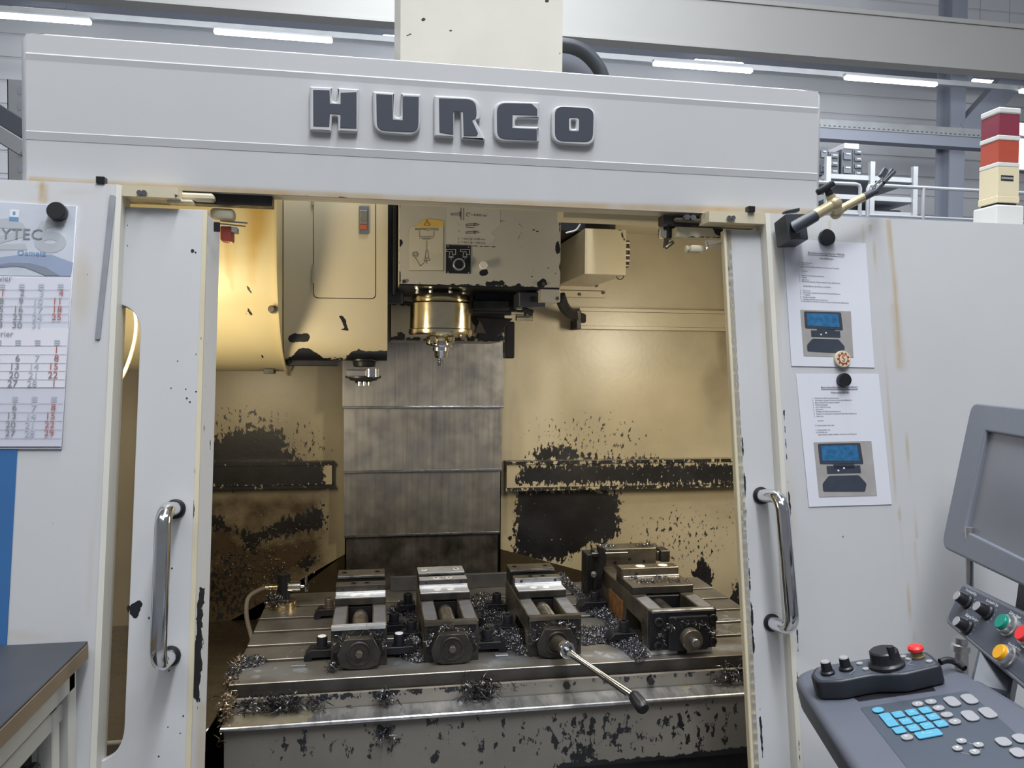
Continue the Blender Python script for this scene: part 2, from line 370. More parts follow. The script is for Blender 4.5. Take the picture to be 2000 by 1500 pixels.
led(1899, 158, 1981, 163, 12.6, 'small faint tube lamp of the rear row above the signal tower', w=.06)
a = U(100, 36, Y=10.06)
tag(B().beam((-9, 10.06, a.z+.06), (16, 10.06, a.z+.06), .05, .07).obj('lamp_rail', m_galv, smooth=False), 'grey carrier rail the front row of tube lamps hangs on', 'rail')
# steel column with haunch on the right
cx0, cx1 = U(1856, 300, Y=11).x, U(1884, 300, Y=11).x
sc = thing('steel_column', ((cx0+cx1)/2, 11, 0), 'dark blue grey steel hall column behind the signal tower', 'column')
B().box(cx0, cx1, 11, 11.03, 0, 8).obj('front_flange', m_beam, sc, smooth=False)
B().box((cx0+cx1)/2-.02, (cx0+cx1)/2+.02, 11.03, 11.3, 0, 8).obj('web', m_beam, sc, smooth=False)
B().box(cx0, cx1, 11.3, 11.33, 0, 8).obj('rear_flange', m_beam, sc, smooth=False)
h0, h1 = U(1880, 262, Y=11.1), U(1996, 132, Y=11.1)
B().beam(h0, h1, .22, .34).obj('haunch', m_beam, sc, smooth=False)
# window of the hall at the far right
wf = struct(B().box(*sorted((U(1975, 300, Y=13.3).x, U(2100, 300, Y=13.3).x)), 13.30, 13.44, U(1990, 334, Y=13.3).z, U(1990, 236, Y=13.3).z).obj('window_1', m_galv, bevel=.01))
wx0, wx1, wz0, wz1 = U(1982, 300, Y=13.28).x, U(2090, 300, Y=13.28).x, U(1990, 330, Y=13.28).z, U(1990, 240, Y=13.28).z
B().box(wx0, wx1, 13.27, 13.29, wz0, wz0+(wz1-wz0)*.66).obj('pane', m_sky, wf, smooth=False)
B().box(wx0, wx1, 13.27, 13.29, wz0+(wz1-wz0)*.74, wz1).obj('pane', m_sky, wf, smooth=False)
# cable tray above the storage rack
ta, tb = U(1560, 236, Y=10.8), U(1990, 262, Y=10.8); z = U(1760, 250, Y=10.8).z
ct = thing('cable_tray', (ta.x, 10.8, z), 'perforated galvanised cable tray crossing above the storage shelf', 'cable tray')
b = B().box(ta.x-.6, tb.x, 10.8, 10.804, z-.06, z+.06); b.box(ta.x-.6, tb.x, 10.8, 11.0, z-.066, z-.06); b.obj('tray', m_galv, ct, smooth=False)
b = B()
for i in range(46):
    x = ta.x+i*(tb.x-ta.x)/46; b.box(x, x+.03, 10.797, 10.8, z-.045, z-.03)
b.obj('slots', m_bin, ct, smooth=False)['kind'] = 'stuff'
B().box(ta.x-.6, tb.x, 10.82, 11.0, z-.22, z-.066).obj('support_beam', m_beam, ct, smooth=False)
# storage rack
RY = 8.6
def rx(px): return U(px, 380, Y=RY).x
def rz(py): return U(1700, py, Y=RY).z
rack = thing('storage_rack', (rx(1690), RY, 0), 'galvanised shelf rack on the gallery behind the machine', 'rack')
for px, top in ((1618, 310), (1704, 315), (1788, 320)): B().box(rx(px)-.03, rx(px)+.03, RY, RY+.05, 1.2, rz(top)).obj('upright', m_galv, rack, smooth=False)
for px, top in ((1760, 332),): B().box(rx(px)-.03, rx(px)+.03, RY+.8, RY+.85, 1.2, rz(top)).obj('upright', m_galv, rack, smooth=False)
for py in (347, 386, 416): B().box(rx(1616), rx(1789), RY+.02, RY+.85, rz(py)-.03, rz(py)+.03).obj('shelf_board', m_galv, rack, bevel=.004)
def bins(px0, px1, py0, py1, d, name, label, rows, group=None, m=m_bin):
    t = thing(name, (rx(px0), RY+.1, rz(py1)), label, 'bin', group)
    x0, x1, z1, z0 = rx(px0), rx(px1), rz(py0), rz(py1)
    z0 = max(z0, rz(347)+.031)
    B().box(x0, x1, RY+.12, RY+.5, z0, z1).obj('body', m, t, bevel=.004)
    for i in range(rows):
        za = z0+(z1-z0)*(i+.2)/rows; zb = z0+(z1-z0)*(i+.75)/rows
        fr = B().box(x0+.02, x1-.02, RY+.10, RY+.12, za, zb).obj('drawer', m_bluegrey, t, bevel=.004)
        B().box(x0+.04, x1-.04, RY+.09, RY+.10, zb-.03, zb-.015).obj('label_strip', m_galv, fr, smooth=False)
bins(1609, 1627, 286, 347, .3, 'drawer_tower', 'tall dark bin stack half hidden behind the header right end', 2)
bins(1628, 1649, 295, 347, .3, 'drawer_tower', 'dark drawer stack between the tall stack and the widest stack', 3)
bins(1654, 1675, 288, 347, .3, 'drawer_tower', 'dark drawer stack left half of the widest pair on the shelf', 2)
bins(1676, 1695, 286, 347, .3, 'drawer_tower', 'dark drawer stack directly left of the middle rack upright', 4)
tag(B().box(rx(1661), rx(1690), RY+.14, RY+.48, rz(286)-.0, rz(275)).obj('white_box', m_plgrey, bevel=.004), 'white box lying on top of the dark drawer stacks', 'box')
b = B().box(rx(1712), rx(1762), RY+.2, RY+.6, rz(416)+.031, rz(400)); tag(b.obj('storage_crate', m_bin, bevel=.01), 'dark crate on the lowest rack shelf in the middle', 'crate')
b = B().box(rx(1764), rx(1782), RY+.2, RY+.5, rz(416)+.031, rz(401)); tag(b.obj('storage_crate', m_bin, bevel=.01), 'dark crate on the lowest rack shelf by the right upright', 'crate')
b = B().box(rx(1660), rx(1690), RY+.2, RY+.6, rz(386)+.031, rz(374)); tag(b.obj('storage_crate', m_bin, bevel=.01), 'low dark crate on the middle rack shelf', 'crate')
# gallery floor with railing
gz = U(1700, 425, Y=7.9).z
struct(B().box(-9, 15.5, 7.6, 13.4, gz-.2, gz-.05).obj('floor_gallery', m_beam, smooth=False))
ra = thing('railing', (U(1700, 425, Y=7.8).x, 7.8, gz), 'grey tubular railing in front of the storage rack', 'railing')
def ry_(px, py): return U(px, py, Y=7.8)
zt_, zm_ = ry_(1850, 369).z, ry_(1700, 420).z
for (p0, p1) in ((1560, 1680), (1695, 2060)):
    xa, xb = ry_(p0, 370).x, ry_(p1, 370).x
    B().tube([(xa, 7.8, gz-.05), (xa, 7.8, zt_-.04), (xa+.015, 7.8, zt_-.01), (xa+.05, 7.8, zt_)]+([(xb-.05, 7.8, zt_), (xb-.015, 7.8, zt_-.01), (xb, 7.8, zt_-.04), (xb, 7.8, gz-.05)] if p1 < 1700 else [(xb, 7.8, zt_)]), .02, 8).obj('rail_frame', m_galv, ra)
    B().tube([(xa, 7.8, zm_), (xb, 7.8, zm_)], .015, 8).obj('middle_rail', m_galv, ra)
for px in (1803, 1965): B().tube([(ry_(px, 370).x, 7.8, gz-.05), (ry_(px, 370).x, 7.8, zt_)], .02, 8).obj('post', m_galv, ra)
# left background: perforated upright and slanting cable ladder
x0, x1 = U(15, 300, Y=4.2).x, U(48, 300, Y=4.2).x; z0, z1 = U(20, 356, Y=4.2).z-1, U(20, 155, Y=4.2).z
pu = thing('perforated_upright', (x0, 4.2, 0), 'grey perforated steel upright left of the machine header', 'upright')
b = B().box(x0, x1, 4.2, 4.204, 0, z1); b.box(x0, x0+.004, 4.2, 4.25, 0, z1); b.obj('profile', m_galv, pu, smooth=False)
b = B()
for i in range(9):
    zc = z1-.05-i*.075
    b.prism([Vector((x0+.055+.009*math.cos(a), 4.198, zc+.022*math.sin(a))) for a in [k*math.pi/6 for k in range(12)]], (0, .002, 0))
b.obj('slots', m_beam, pu, smooth=False)['kind'] = 'stuff'
a, c = U(-60, 188, Y=3.4), U(60, 262, Y=3.4)
cl = thing('cable_channel', a, 'dark slotted cable channel slanting down behind the left end of the header', 'cable channel')
B().beam(a, c, .1, .07).obj('channel', m_bluegrey, cl, bevel=.004)
B().beam(a-Vector((0, 0, .075)), c-Vector((0, 0, .075)), .12, .06).obj('lower_channel', m_galv, cl, bevel=.004)

# ================================================================== MACHINE ENCLOSURE
mc = thing('machining_center', (.165, 1.45, 0), 'large off white milling machine enclosure with HURCO letters on its header', 'machine')
HY = 1.485
hz = lambda px, py: U(px, py, Y=HY).z
hx0, hx1 = U(36, 200, Y=HY).x, U(1608, 250, Y=HY).x
zt = hz(800, 120); zl1 = hz(800, 157.0); zl2 = hz(800, 297); zb = hz(800, 391)
z_end = lambda za: za
hd = grid('header_cover', (hx0+.012, HY, zl2+.002), (hx1-.012, HY, zl2+.002), (hx1-.012, HY, zl1-.002), (hx0+.012, HY, zl1-.002), 200, 40, (0, .03, 0), m_white, mc)
hl = grid('header_skirt', (hx0+.012, HY+.001, zb), (hx1-.012, HY+.001, zb), (hx1-.012, HY+.001, zl2-.002), (hx0+.012, HY+.001, zl2-.002), 260, 24, (0, .03, 0), m_white, mc)
paint(hl, 'stain', [('l', [(60, 352), (240, 362), (600, 380), (1000, 398), (1600, 416)], 7, .75), ('l', [(45, 260), (42, 350)], 6, .35)])
paint(hl, 'wear', [('l', [(380, 376), (800, 389), (1200, 407)], 1.6, .33), ('e', 900, 345, 60, 22, .12)])
ht = grid('header_upper_band', (hx0+.012, HY+.001, zl1+.002), (hx1-.012, HY+.001, zl1+.002), (hx1-.012, HY+.001, zt), (hx0+.012, HY+.001, zt), 60, 8, (0, .03, 0), m_white, mc)
# groove highlights (rolled edges), top chamfer, ends, back, underside
B().prism([(hx0+.012, HY+.0012, zl1+.0034), (hx0+.012, HY-.0016, zl1+.0002), (hx0+.012, HY-.0014, zl1-.0008), (hx0+.012, HY+.0004, zl1-.013), (hx0+.012, HY+.005, zl1-.013), (hx0+.012, HY+.005, zl1+.0034)], (hx1-hx0-.024, 0, 0)).obj('groove', m_white, mc, smooth=False)
B().prism([(hx0+.012, HY+.0012, zl2+.0034), (hx0+.012, HY-.0016, zl2+.0002), (hx0+.012, HY-.0014, zl2-.0008), (hx0+.012, HY+.0004, zl2-.013), (hx0+.012, HY+.005, zl2-.013), (hx0+.012, HY+.005, zl2+.0034)], (hx1-hx0-.024, 0, 0)).obj('groove', m_white, mc, smooth=False)
b = B(); ch = .020
prof = [(HY+.001, zt), (HY+.040, zt+.016), (HY+.34, zt+.018), (HY+.34, zb+.12), (HY+.32, zb+.12), (HY+.32, zt), (HY+.031, zt)]
b.prism([(hx0+.03, y, z) for y, z in prof], (hx1-hx0-.06, 0, 0)); b.obj('header_top', m_white, mc, bevel=.002)
for s, x in ((1, hx0), (-1, hx1)):
    b = B(); A = x+s*.012; T = x+s*.03
    b.hexa([(x, HY+.012, zb), (A, HY+.001, zb), (A, HY+.3, zb), (x, HY+.3, zb), (x, HY+.012, zt-.008), (A, HY+.001, zt-.0), (A, HY+.3, zt), (x, HY+.3, zt-.008)])
    b.hexa([(x, HY+.012, zt-.008), (A, HY+.001, zt), (A, HY+.3, zt), (x, HY+.3, zt-.008), (x+s*.010, HY+.03, zt+.001), (T, HY+.03, zt+.0155), (T, HY+.3, zt+.021), (x+s*.010, HY+.3, zt+.004)])
    b.obj('header_end_cap', m_white, mc, bevel=.0015)
B().box(hx0+.03, hx1-.03, HY+.03, HY+.05, zb+.0, zb+.03).obj('header_inner_flange', m_cream, mc, smooth=False)
# HURCO letters, each a raised body with a dark inlay
def zc(x, y): return U(560+x/2.857, 120+y/2.857, Y=HY)
def LP(pts, r, k=5):
    return [zc(p.x, p.y) for p in rpoly([(x, y, 0) for x, y in pts], r, k)]
LET = [
 ([([(130,148),(257,153),(258,233),(283,235),(284,155),(405,163),(396,405),(286,402),(286,319),(254,317),(250,402),(130,395)], [8,4,11,11,4,8,10,6,12,12,6,8])],
  [([(150,170),(241,172),(243,245),(302,248),(302,185),(390,182),(390,383),(300,380),(301,306),(243,302),(239,373),(151,370)], 2)]),
 ([([(478,175),(602,183),(604,318),(636,320),(636,185),(748,192),(744,425),(486,408)], [8,4,14,14,4,8,75,65])],
  [([(500,192),(590,197),(592,333),(646,338),(648,204),(735,207),(733,405),(503,395)], [3,2,2,2,2,3,48,48])]),
 ([([(820,198),(1072,210),(1080,335),(1052,338),(1105,446),(972,440),(967,290),(934,288),(930,434),(820,428)], [8,75,30,4,4,4,14,14,6,8])],
  [([(847,215),(1052,222),(1056,325),(1030,338),(1064,410),(1055,425),(984,424),(980,290),(927,290),(926,418),(850,405)], [3,55,25,4,2,4,2,2,2,4,6])]),
 ([([(1150,228),(1406,235),(1404,300),(1404,326),(1283,326),(1270,345),(1272,368),(1402,372),(1405,460),(1152,455)], [65,10,3,3,3,6,3,3,10,60])],
  [([(1168,242),(1360,245),(1392,275),(1392,311),(1255,306),(1254,380),(1390,386),(1390,449),(1170,440)], [50,4,6,2,2,2,2,4,45])]),
 ([([(1472,252),(1720,265),(1715,480),(1472,465)], 62), ([(1581,338),(1607,339),(1606,384),(1582,383)], 9)],
  [([(1490,260),(1705,270),(1700,458),(1490,452)], 48), ([(1567,322),(1624,324),(1623,398),(1568,396)], 12)])]
for outer, inner in LET:
    L1 = [[p+Vector((0, -.010, 0)) for p in LP(a, r)] for a, r in outer]
    bd = plate('letter', L1, (0, -1, 0), .012, m_white, mc, bevel=.003, res=2)
    L2 = [[p+Vector((0, -.0108, 0)) for p in LP(a, r)] for a, r in inner]
    plate('letter_inlay', L2, (0, -1, 0), .004, m_logo, bd, bevel=.0003)

# ---- sloping side panels
def FPt(x, z, off=0): return Vector((x, 1.45-.15*(1.92-z), z))+FN*off
XL, XR = -.435, .765
ztop = 1.922
def slab(name, x0, x1, z0, z1, off, th, m, par, nx, ny): return grid(name, FPt(x0, z0, off), FPt(x1, z0, off), FPt(x1, z1, off), FPt(x0, z1, off), nx, ny, -FN*th, m, par)
lp = slab('side_panel', -1.15, XL, .02, ztop, 0, .05, m_white, mc, 110, 230)
paint(lp, 'stain', [('l', [(82, 362), (85, 395)], 7, .9), ('e', 80, 430, 40, 40, .25), ('e', 150, 375, 30, 8, .25), ('l', [(205, 300), (224, 560), (170, 1200)], 4, .15), ('e', 160, 560, 20, 60, .35), ('e', 30, 1240, 60, 6, .3)])
paint(lp, 'wear', [('e', 207, 384, 4, 9, .75), ('e', 171, 538, 3, 4, .62), ('e', 168, 560, 3, 4, .62), ('e', 101, 1022, 4, 3, .7), ('e', 161, 963, 3, 3, .7)])
rp = slab('side_panel', XR, 2.6, .02, ztop, 0, .05, m_white, mc, 330, 330)
rust = (.42, .29, .12)
paint(rp, 'stain', [('l', [(1735, 432), (1748, 560), (1757, 715)], 4, .62), ('l', [(1748, 600), (1760, 715)], 9, .30), ('l', [(1757, 715), (1766, 830), (1776, 905), (1790, 1050), (1788, 1058), (1800, 1200), (1804, 1240)], 1.5, .6), ('l', [(1700, 440), (1712, 520), (1722, 640), (1735, 800), (1752, 980), (1760, 1020), (1768, 1120), (1785, 1250)], 1.5, .6),
   ('l', [(1683, 440), (1690, 520)], 1.5, .5), ('l', [(1620, 430), (1622, 480)], 2, .35), ('e', 1515, 600, 10, 200, .30), ('e', 1540, 1000, 14, 90, .22)])
paint(rp, 'wear', [('l', [(1510, 440), (1530, 760)], 1.2, .30), ('l', [(1532, 800), (1556, 1210), (1562, 1480)], 3.0, .52), ('e', 1533, 1080, 5, 60, .5), ('e', 1646, 1050, 2, 6, .8), ('e', 1755, 700, 2, 3, .3)])
# edge returns of the opening (cream)
for x, s in ((XL, 1), (XR, -1)):
    g_ = grid('opening_flange', FPt(x, .02, .001), FPt(x+s*.008, .02, -.002), FPt(x+s*.008, ztop, -.002), FPt(x, ztop, .001), 2, 260, -FN*.05, m_flange, mc)
    if s < 0: paint(g_, 'wear', [('l', [(1556, 1180), (1562, 1500)], 3, .4), ('l', [(1535, 900), (1552, 1200)], 4, .46)])
# door guide beams under the header with two screws each
def gbeam(px0, px1, pya, pyb, off, label=None):
    a, c = UF(px0, pya, off), UF(px1, pyb, off); z1 = ztop-.0; z0 = a.z
    g_ = grid('guide_beam', (a.x, a.y, z0), (c.x, c.y, z0), (c.x, c.y, z1), (a.x, a.y, z1), 60, 8, (0, .05, 0), m_cream, mc)
    return g_
gl = gbeam(230, 348, 382, 388, -.005); paint(gl, 'wear', [('e', 345, 380, 10, 8, .5), ('l', [(300, 365), (345, 372)], 1.5, .4)])
gr = gbeam(1385, 1505, 433, 436, -.005); paint(gr, 'wear', [('e', 1385, 432, 6, 5, .45), ('l', [(1240, 412), (1480, 419)], 1.5, .35)])
for px, py in ((273, 377), (282, 377), (1423, 426), (1431, 426)):
    c = UF(px, py, -.003); B().cyl(c, c+Vector((0, -.004, 0)), .0045, n=12).obj('screw', m_steel, mc)
a = UF(341, 372, -.03); c = UF(417, 396, -.03)
B().box(a.x, c.x, a.y, a.y+.04, c.z+.004, a.z-.002).obj('guide_block', m_cream, mc, bevel=.004)
a = UF(325, 388, -.025); c = UF(376, 397, -.025); B().box(a.x, c.x, a.y, a.y+.03, c.z, a.z).obj('guide_block', m_cream, mc, bevel=.002)
a = U(1098, 418, Y=1.75); c = U(1345, 437, Y=1.75)
B().box(a.x, c.x, 1.75, 1.80, c.z, a.z+.03).obj('guide_beam', m_cream, mc, bevel=.003)
a = UF(1318, 424, -.04); c = UF(1400, 436, -.04); B().box(a.x, c.x, a.y, a.y+.03, c.z, a.z).obj('guide_block', m_brownsteel, mc, bevel=.003)
for px, py in ((1338, 426), (1350, 427)):
    c = UF(px, py, -.035); B().cyl(c, c+Vector((0, -.012, 0)), .006, n=6).obj('bolt', m_steel, mc)
for px, py in ((197, 354), (1467, 413)):
    c = UF(px, py, .0); B().box(c.x-.007, c.x+.007, c.y-.004, c.y+.012, ztop, ztop+.012).obj('rubber_clip', m_plblack, mc, bevel=.001)
# dark strips put in for the shade above the doors
B().box(XL, XL+.25, 1.50, 1.53, 1.905, 1.925).obj('slot_shade', m_dark, mc, smooth=False)
B().box(XR-.20, XR, 1.50, 1.53, 1.902, 1.92).obj('slot_shade', m_dark, mc, smooth=False)

# ---- doors
DO = -.028
def dl(px, py): return UF(px, py, DO)
xr_ = dl(404, 420).x; ztd = dl(320, 402).z
xe = xr_
# left door with its cut-out window
outer = [FPt(-.80, .3, DO), FPt(xe, .3, DO), FPt(xe, ztd, DO), FPt(-.80, ztd, DO)]
wxr = dl(274, 650).x; wzt = dl(235, 587).z; wzb = dl(230, 1483).z
hole = rpoly([FPt(-.70, wzb, DO), FPt(wxr, wzb, DO), FPt(wxr, wzt, DO), FPt(-.70, wzt, DO)], .055, 10)
door = plate('sliding_door', [outer, hole], FN, .022, m_white, mc, bevel=.0012)
plate('window_pane', [rpoly([p-FN*.012 for p in [FPt(-.72, wzb-.02, DO), FPt(wxr+.02, wzb-.02, DO), FPt(wxr+.02, wzt+.02, DO), FPt(-.72, wzt+.02, DO)]], .05)], FN, .004, m_glass, door, bevel=.0002)
# folded closing edge of the left door
e0 = UF(430, 432, DO-.045)
lip = grid('closing_edge', FPt(xe, .3, DO-.001), FPt(e0.x, .3, DO-.045), FPt(e0.x, ztd-.02, DO-.045), FPt(xe, ztd-.005, DO-.001), 8, 330, (-.012, .012, 0), m_white, door)
paint(lip, 'wear', [('p', [(388, 1145), (402, 1145), (404, 1160), (398, 1230), (394, 1330), (388, 1372), (378, 1360), (372, 1340), (375, 1290), (385, 1240), (383, 1180)], 9, .88), ('e', 392, 1190, 5, 12, .45), ('l', [(412, 420), (390, 1100)], 1.0, .36), ('l', [(430, 450), (410, 900), (402, 1140)], 1.2, .34), ('l', [(386, 1380), (384, 1500)], 2, .42)])
paint(lip, 'stain', [('l', [(396, 1380), (392, 1500)], 9, .35)])
edge = grid('edge_bead', FPt(xe-.007, .3, DO+.0005), FPt(xe+.001, .3, DO+.0015), FPt(xe+.001, ztd, DO+.0015), FPt(xe-.007, ztd, DO+.0005), 2, 420, -FN*.01, m_cream, door)
paint(edge, 'wear', [('l', [(405, 410), (372, 1100)], 2.2, .36), ('l', [(372, 1100), (360, 1500)], 3, .42)])
decals('paint_chip', [(264, 1191, 12, 17), (251, 1188, 4, 8), (272, 1180, 7, 9), (291, 1207, 2, 3), (376, 490, 4, 5), (382, 493, 2, 2), (395, 560, 1.5, 2), (336, 1110, 2, 2), (334, 758, 1.5, 1.5), (365, 778, 2, 2), (371, 785, 2, 2), (330, 1310, 2, 2), (310, 1477, 2, 2), (358, 1398, 2, 2), (249, 440, 1.2, 1.2), (249, 480, 1, 2), (328, 1420, 1.5, 1.5), (383, 765, 2, 1.5), (363, 760, 1.5, 1.5), (383, 692, 1, 2), (347, 705, 1.5, 1.5), (352, 1432, 1.5, 1.5)], m_plblack, door, dl, FN)
def blob(px, py, rx_, ry_, m, par, name): decals(name, [(px, py, rx_, ry_)], m, par, dl, FN)
# hanger arm and limit switch at the top right corner of the left door
a, c = UF(409, 405, -.06), UF(456, 428, -.06)
B().box(a.x, c.x, a.y, a.y+.03, c.z, a.z).obj('hanger_arm', m_cream, door, bevel=.006, seg=2)
ls = B(); a, c = UF(430, 441, -.08), UF(452, 470, -.08); ls.box(a.x, c.x, a.y, a.y+.03, c.z, a.z); lsw = ls.obj('limit_switch', mat('dull_red_plastic', (.30, .05, .035), .45), door, bevel=.002)
a, c = UF(452, 443, -.08), UF(463, 454, -.08); B().box(a.x, c.x, a.y-.003, a.y+.02, c.z, a.z).obj('plunger', m_plgrey, lsw, bevel=.001)
a, c = UF(449, 446, -.085), UF(458, 472, -.085); B().box(a.x-.003, c.x-.006, a.y-.0, a.y+.02, c.z, a.z).obj('bracket', m_brass, lsw, bevel=.001)
a = UF(430, 437, -.08); b = B().tube([a, a+Vector((.045, 0, -.003))], .0015, 6); b.tube([a+Vector((0, 0, .005)), a+Vector((.048, 0, .003))], .0015, 6); b.obj('roller_wire', m_steel, lsw)
a, c = UF(417, 433, -.02), UF(429, 452, -.02); B().box(a.x, c.x, a.y, a.y+.004, c.z, a.z).obj('black_tape', m_plblack, door, bevel=.001)
# right door
rdx = UF(1417, 470, DO).x
ztr = UF(1460, 446, DO).z
rd = slab('sliding_door', rdx, rdx+.6, .3, ztr, DO, .02, m_white, mc, 90, 330)
paint(rd, 'stain', [('l', [(1495, 600), (1530, 960)], 12, .30), ('l', [(1530, 1000), (1552, 1250)], 14, .22), ('e', 1430, 470, 6, 30, .2)])
paint(rd, 'wear', [('l', [(1418, 470), (1445, 820)], 1.5, .30), ('l', [(1445, 820), (1462, 1040), (1474, 1300), (1492, 1500)], 3.2, .56), ('e', 1425, 455, 3, 8, .4)])
re_ = grid('closing_edge', FPt(rdx-.001, .3, DO-.018), FPt(rdx, .3, DO), FPt(rdx, ztr, DO), FPt(rdx-.001, ztr, DO-.018), 8, 420, (.012, .0, 0), m_cream, rd)
paint(re_, 'wear', [('l', [(1412, 440), (1420, 520)], 3, .35), ('l', [(1420, 520), (1440, 800)], 3.5, .50), ('l', [(1440, 780), (1455, 1000), (1462, 1100)], 4, .56), ('l', [(1462, 1080), (1475, 1350)], 9, 1.0), ('l', [(1475, 1340), (1492, 1520)], 9, .85)])
bead = B()
zz = [ztr, 1.5, 1.1, .7, .3]
bead.tube([FPt(rdx-.002, z, DO+.002) for z in zz], .0032, 8); bo = bead.obj('edge_bead', m_cream, rd)
a, c = UF(1322, 443, -.06), UF(1416, 462, -.06)
ha = grid('hanger_arm', (a.x, a.y, c.z-.003), (c.x, a.y, c.z-.003), (c.x, a.y, a.z), (a.x, a.y, a.z), 50, 14, (0, .03, 0), m_cream, rd)
paint(ha, 'wear', [('p', [(1392, 446), (1413, 444), (1415, 452), (1406, 460), (1398, 457)], 3, 1), ('l', [(1322, 462), (1415, 464)], 1.5, .4)])
a, c = UF(1295, 437, -.09), UF(1312, 463, -.09)
sw = B().box(a.x, c.x, a.y, a.y+.03, c.z, a.z).obj('limit_switch', m_chrome, rd, bevel=.004, seg=2)
a, c = UF(1305, 441, -.085), UF(1321, 464, -.085); B().box(a.x, c.x, a.y, a.y+.03, c.z, a.z).obj('switch_body', m_dark, sw, bevel=.002)
a, c = UF(1296, 468, -.09), UF(1308, 484, -.09); b = B().cyl((a.x+.006, a.y, a.z), (a.x+.004, a.y, c.z), .005, n=10); b.cyl((a.x+.004, a.y-.002, c.z), (a.x+.02, a.y-.002, c.z+.012), .004, n=8); b.obj('roller_lever', m_brownsteel, sw)
a, c = UF(1350, 478, -.05), UF(1382, 492, -.05)
b = B().box(a.x, c.x-.006, a.y, a.y+.03, c.z, a.z); b.cyl((a.x-.006, a.y+.015, (a.z+c.z)/2), (a.x, a.y+.015, (a.z+c.z)/2), .008, n=12); hk = b.obj('door_catch', m_cream, rd, bevel=.003, seg=2)
b = B().tube([UF(1380, 472, -.05), UF(1382, 480, -.05), UF(1379, 490, -.05), UF(1369, 492, -.05)], .002, 6); b.tube([UF(1383, 482, -.05), UF(1410, 474, -.05)], .0018, 6); b.obj('catch_wire', m_chrome, hk)
# chrome handles
def handle(door_, pt, pb):
    a, c = UF(*pt, DO), UF(*pb, DO); n = FN; so = .078; rr = .028
    pts = [a+n*.001, a+n*(so-rr)]
    up_ = (c-a).normalized()
    for k in range(1, 8):
        t = k/8*math.pi/2; pts.append(a+n*(so-rr+rr*math.sin(t))+up_*(rr-rr*math.cos(t)))
    pts += [a+n*so+up_*rr, c+n*so-up_*rr]
    for k in range(1, 8):
        t = k/8*math.pi/2; pts.append(c+n*(so-rr+rr*math.cos(t))-up_*(rr-rr*math.sin(t)))
    pts += [c+n*(so-rr), c+n*.001]
    h = B().tube(pts, .0125, 18).obj('handle', m_chrome, door_)
    tag(h, 'chrome tubular door handle')
    for q in (a, c): B().lathe(q, n, [(0, .0165), (.003, .0165), (.004, .0135), (.006, .0135)], 24).obj('rubber_ring', m_plblack, door_)
handle(door, (343, 994), (333, 1281)); handle(rd, (1486, 968), (1507, 1216))

# ================================================================== INTERIOR SHELL
BW = 2.60
# back wall sheets left and right of the way cover, their lower edge cut on a slant (mirrored chutes)
def wallpoly(name, quad, nx, ny):
    return grid(name, *quad, nx, ny, (0, .01, 0), m_wall, mc)
cz = U(674, 1081, Y=BW).z
cxl, cxr = U(674, 900, Y=BW).x, U(979, 900, Y=BW).x
lw = U(400, 1255, Y=BW)
wl_ = grid('back_wall_sheet', (-.80, BW, lw.z-.25), (cxl, BW, cz-.002), (cxl, BW, 2.07), (-.80, BW, 2.07), 170, 330, (0, .01, 0), m_wall, mc)
wr_ = grid('back_wall_sheet', (cxr, BW, cz-.002), (1.55, BW, cz-.34), (1.55, BW, 2.07), (cxr, BW, 2.07), 270, 330, (0, .01, 0), m_wall, mc)
paint(wl_, 'wear', [('p', [(395, 862), (420, 850), (440, 838), (470, 829), (540, 830), (556, 842), (570, 872), (590, 893), (640, 912), (640, 940), (395, 955)], 26, .84),
   ('p', [(395, 995), (440, 1008), (450, 1026), (500, 1036), (545, 1012), (600, 995), (632, 985), (640, 1030), (600, 1042), (520, 1058), (500, 1082), (478, 1078), (462, 1045), (395, 1030)], 18, .84),
   ('p', [(575, 1105), (600, 1080), (625, 1088), (600, 1118)], 14, .8), ('p', [(520, 1110), (560, 1100), (560, 1140), (525, 1145)], 16, .66), ('e', 450, 1150, 70, 95, .52), ('e', 480, 815, 110, 30, .40), ('e', 600, 860, 60, 50, .38), ('e', 445, 1105, 14, 26, .55), ('e', 430, 1200, 10, 20, .6)])
paint(wl_, 'stain', [('p', [(380, 955), (640, 955), (636, 1110), (560, 1175), (380, 1330)], 30, .95), ('p', [(380, 1050), (630, 1040), (630, 1100), (380, 1340)], 40, 1.4), ('p', [(395, 840), (560, 830), (640, 900), (640, 960), (390, 960)], 40, .5), ('e', 430, 1235, 90, 40, .95)])
paint(wr_, 'wear', [('p', [(1005, 952), (1150, 950), (1212, 962), (1214, 1046), (1180, 1064), (1150, 1068), (1112, 1092), (1090, 1100), (1000, 1092), (1003, 1010)], 18, .86),
   ('p', [(1028, 893), (1042, 874), (1068, 862), (1118, 864), (1135, 878), (1200, 888), (1290, 886), (1290, 905), (1020, 908)], 18, .74),
   ('p', [(1348, 1120), (1368, 1085), (1372, 1068), (1382, 1098), (1394, 1110), (1396, 1140), (1384, 1162), (1364, 1166), (1350, 1145)], 9, .75),
   ('p', [(1412, 1180), (1436, 1135), (1450, 1120), (1470, 1130), (1470, 1200), (1400, 1200)], 12, .75), ('e', 1150, 850, 150, 60, .36), ('e', 1300, 930, 190, 20, .35), ('e', 1330, 1050, 130, 80, .37), ('e', 1430, 990, 30, 100, .3), ('e', 996, 1050, 4, 8, .8)])
rust2 = .34
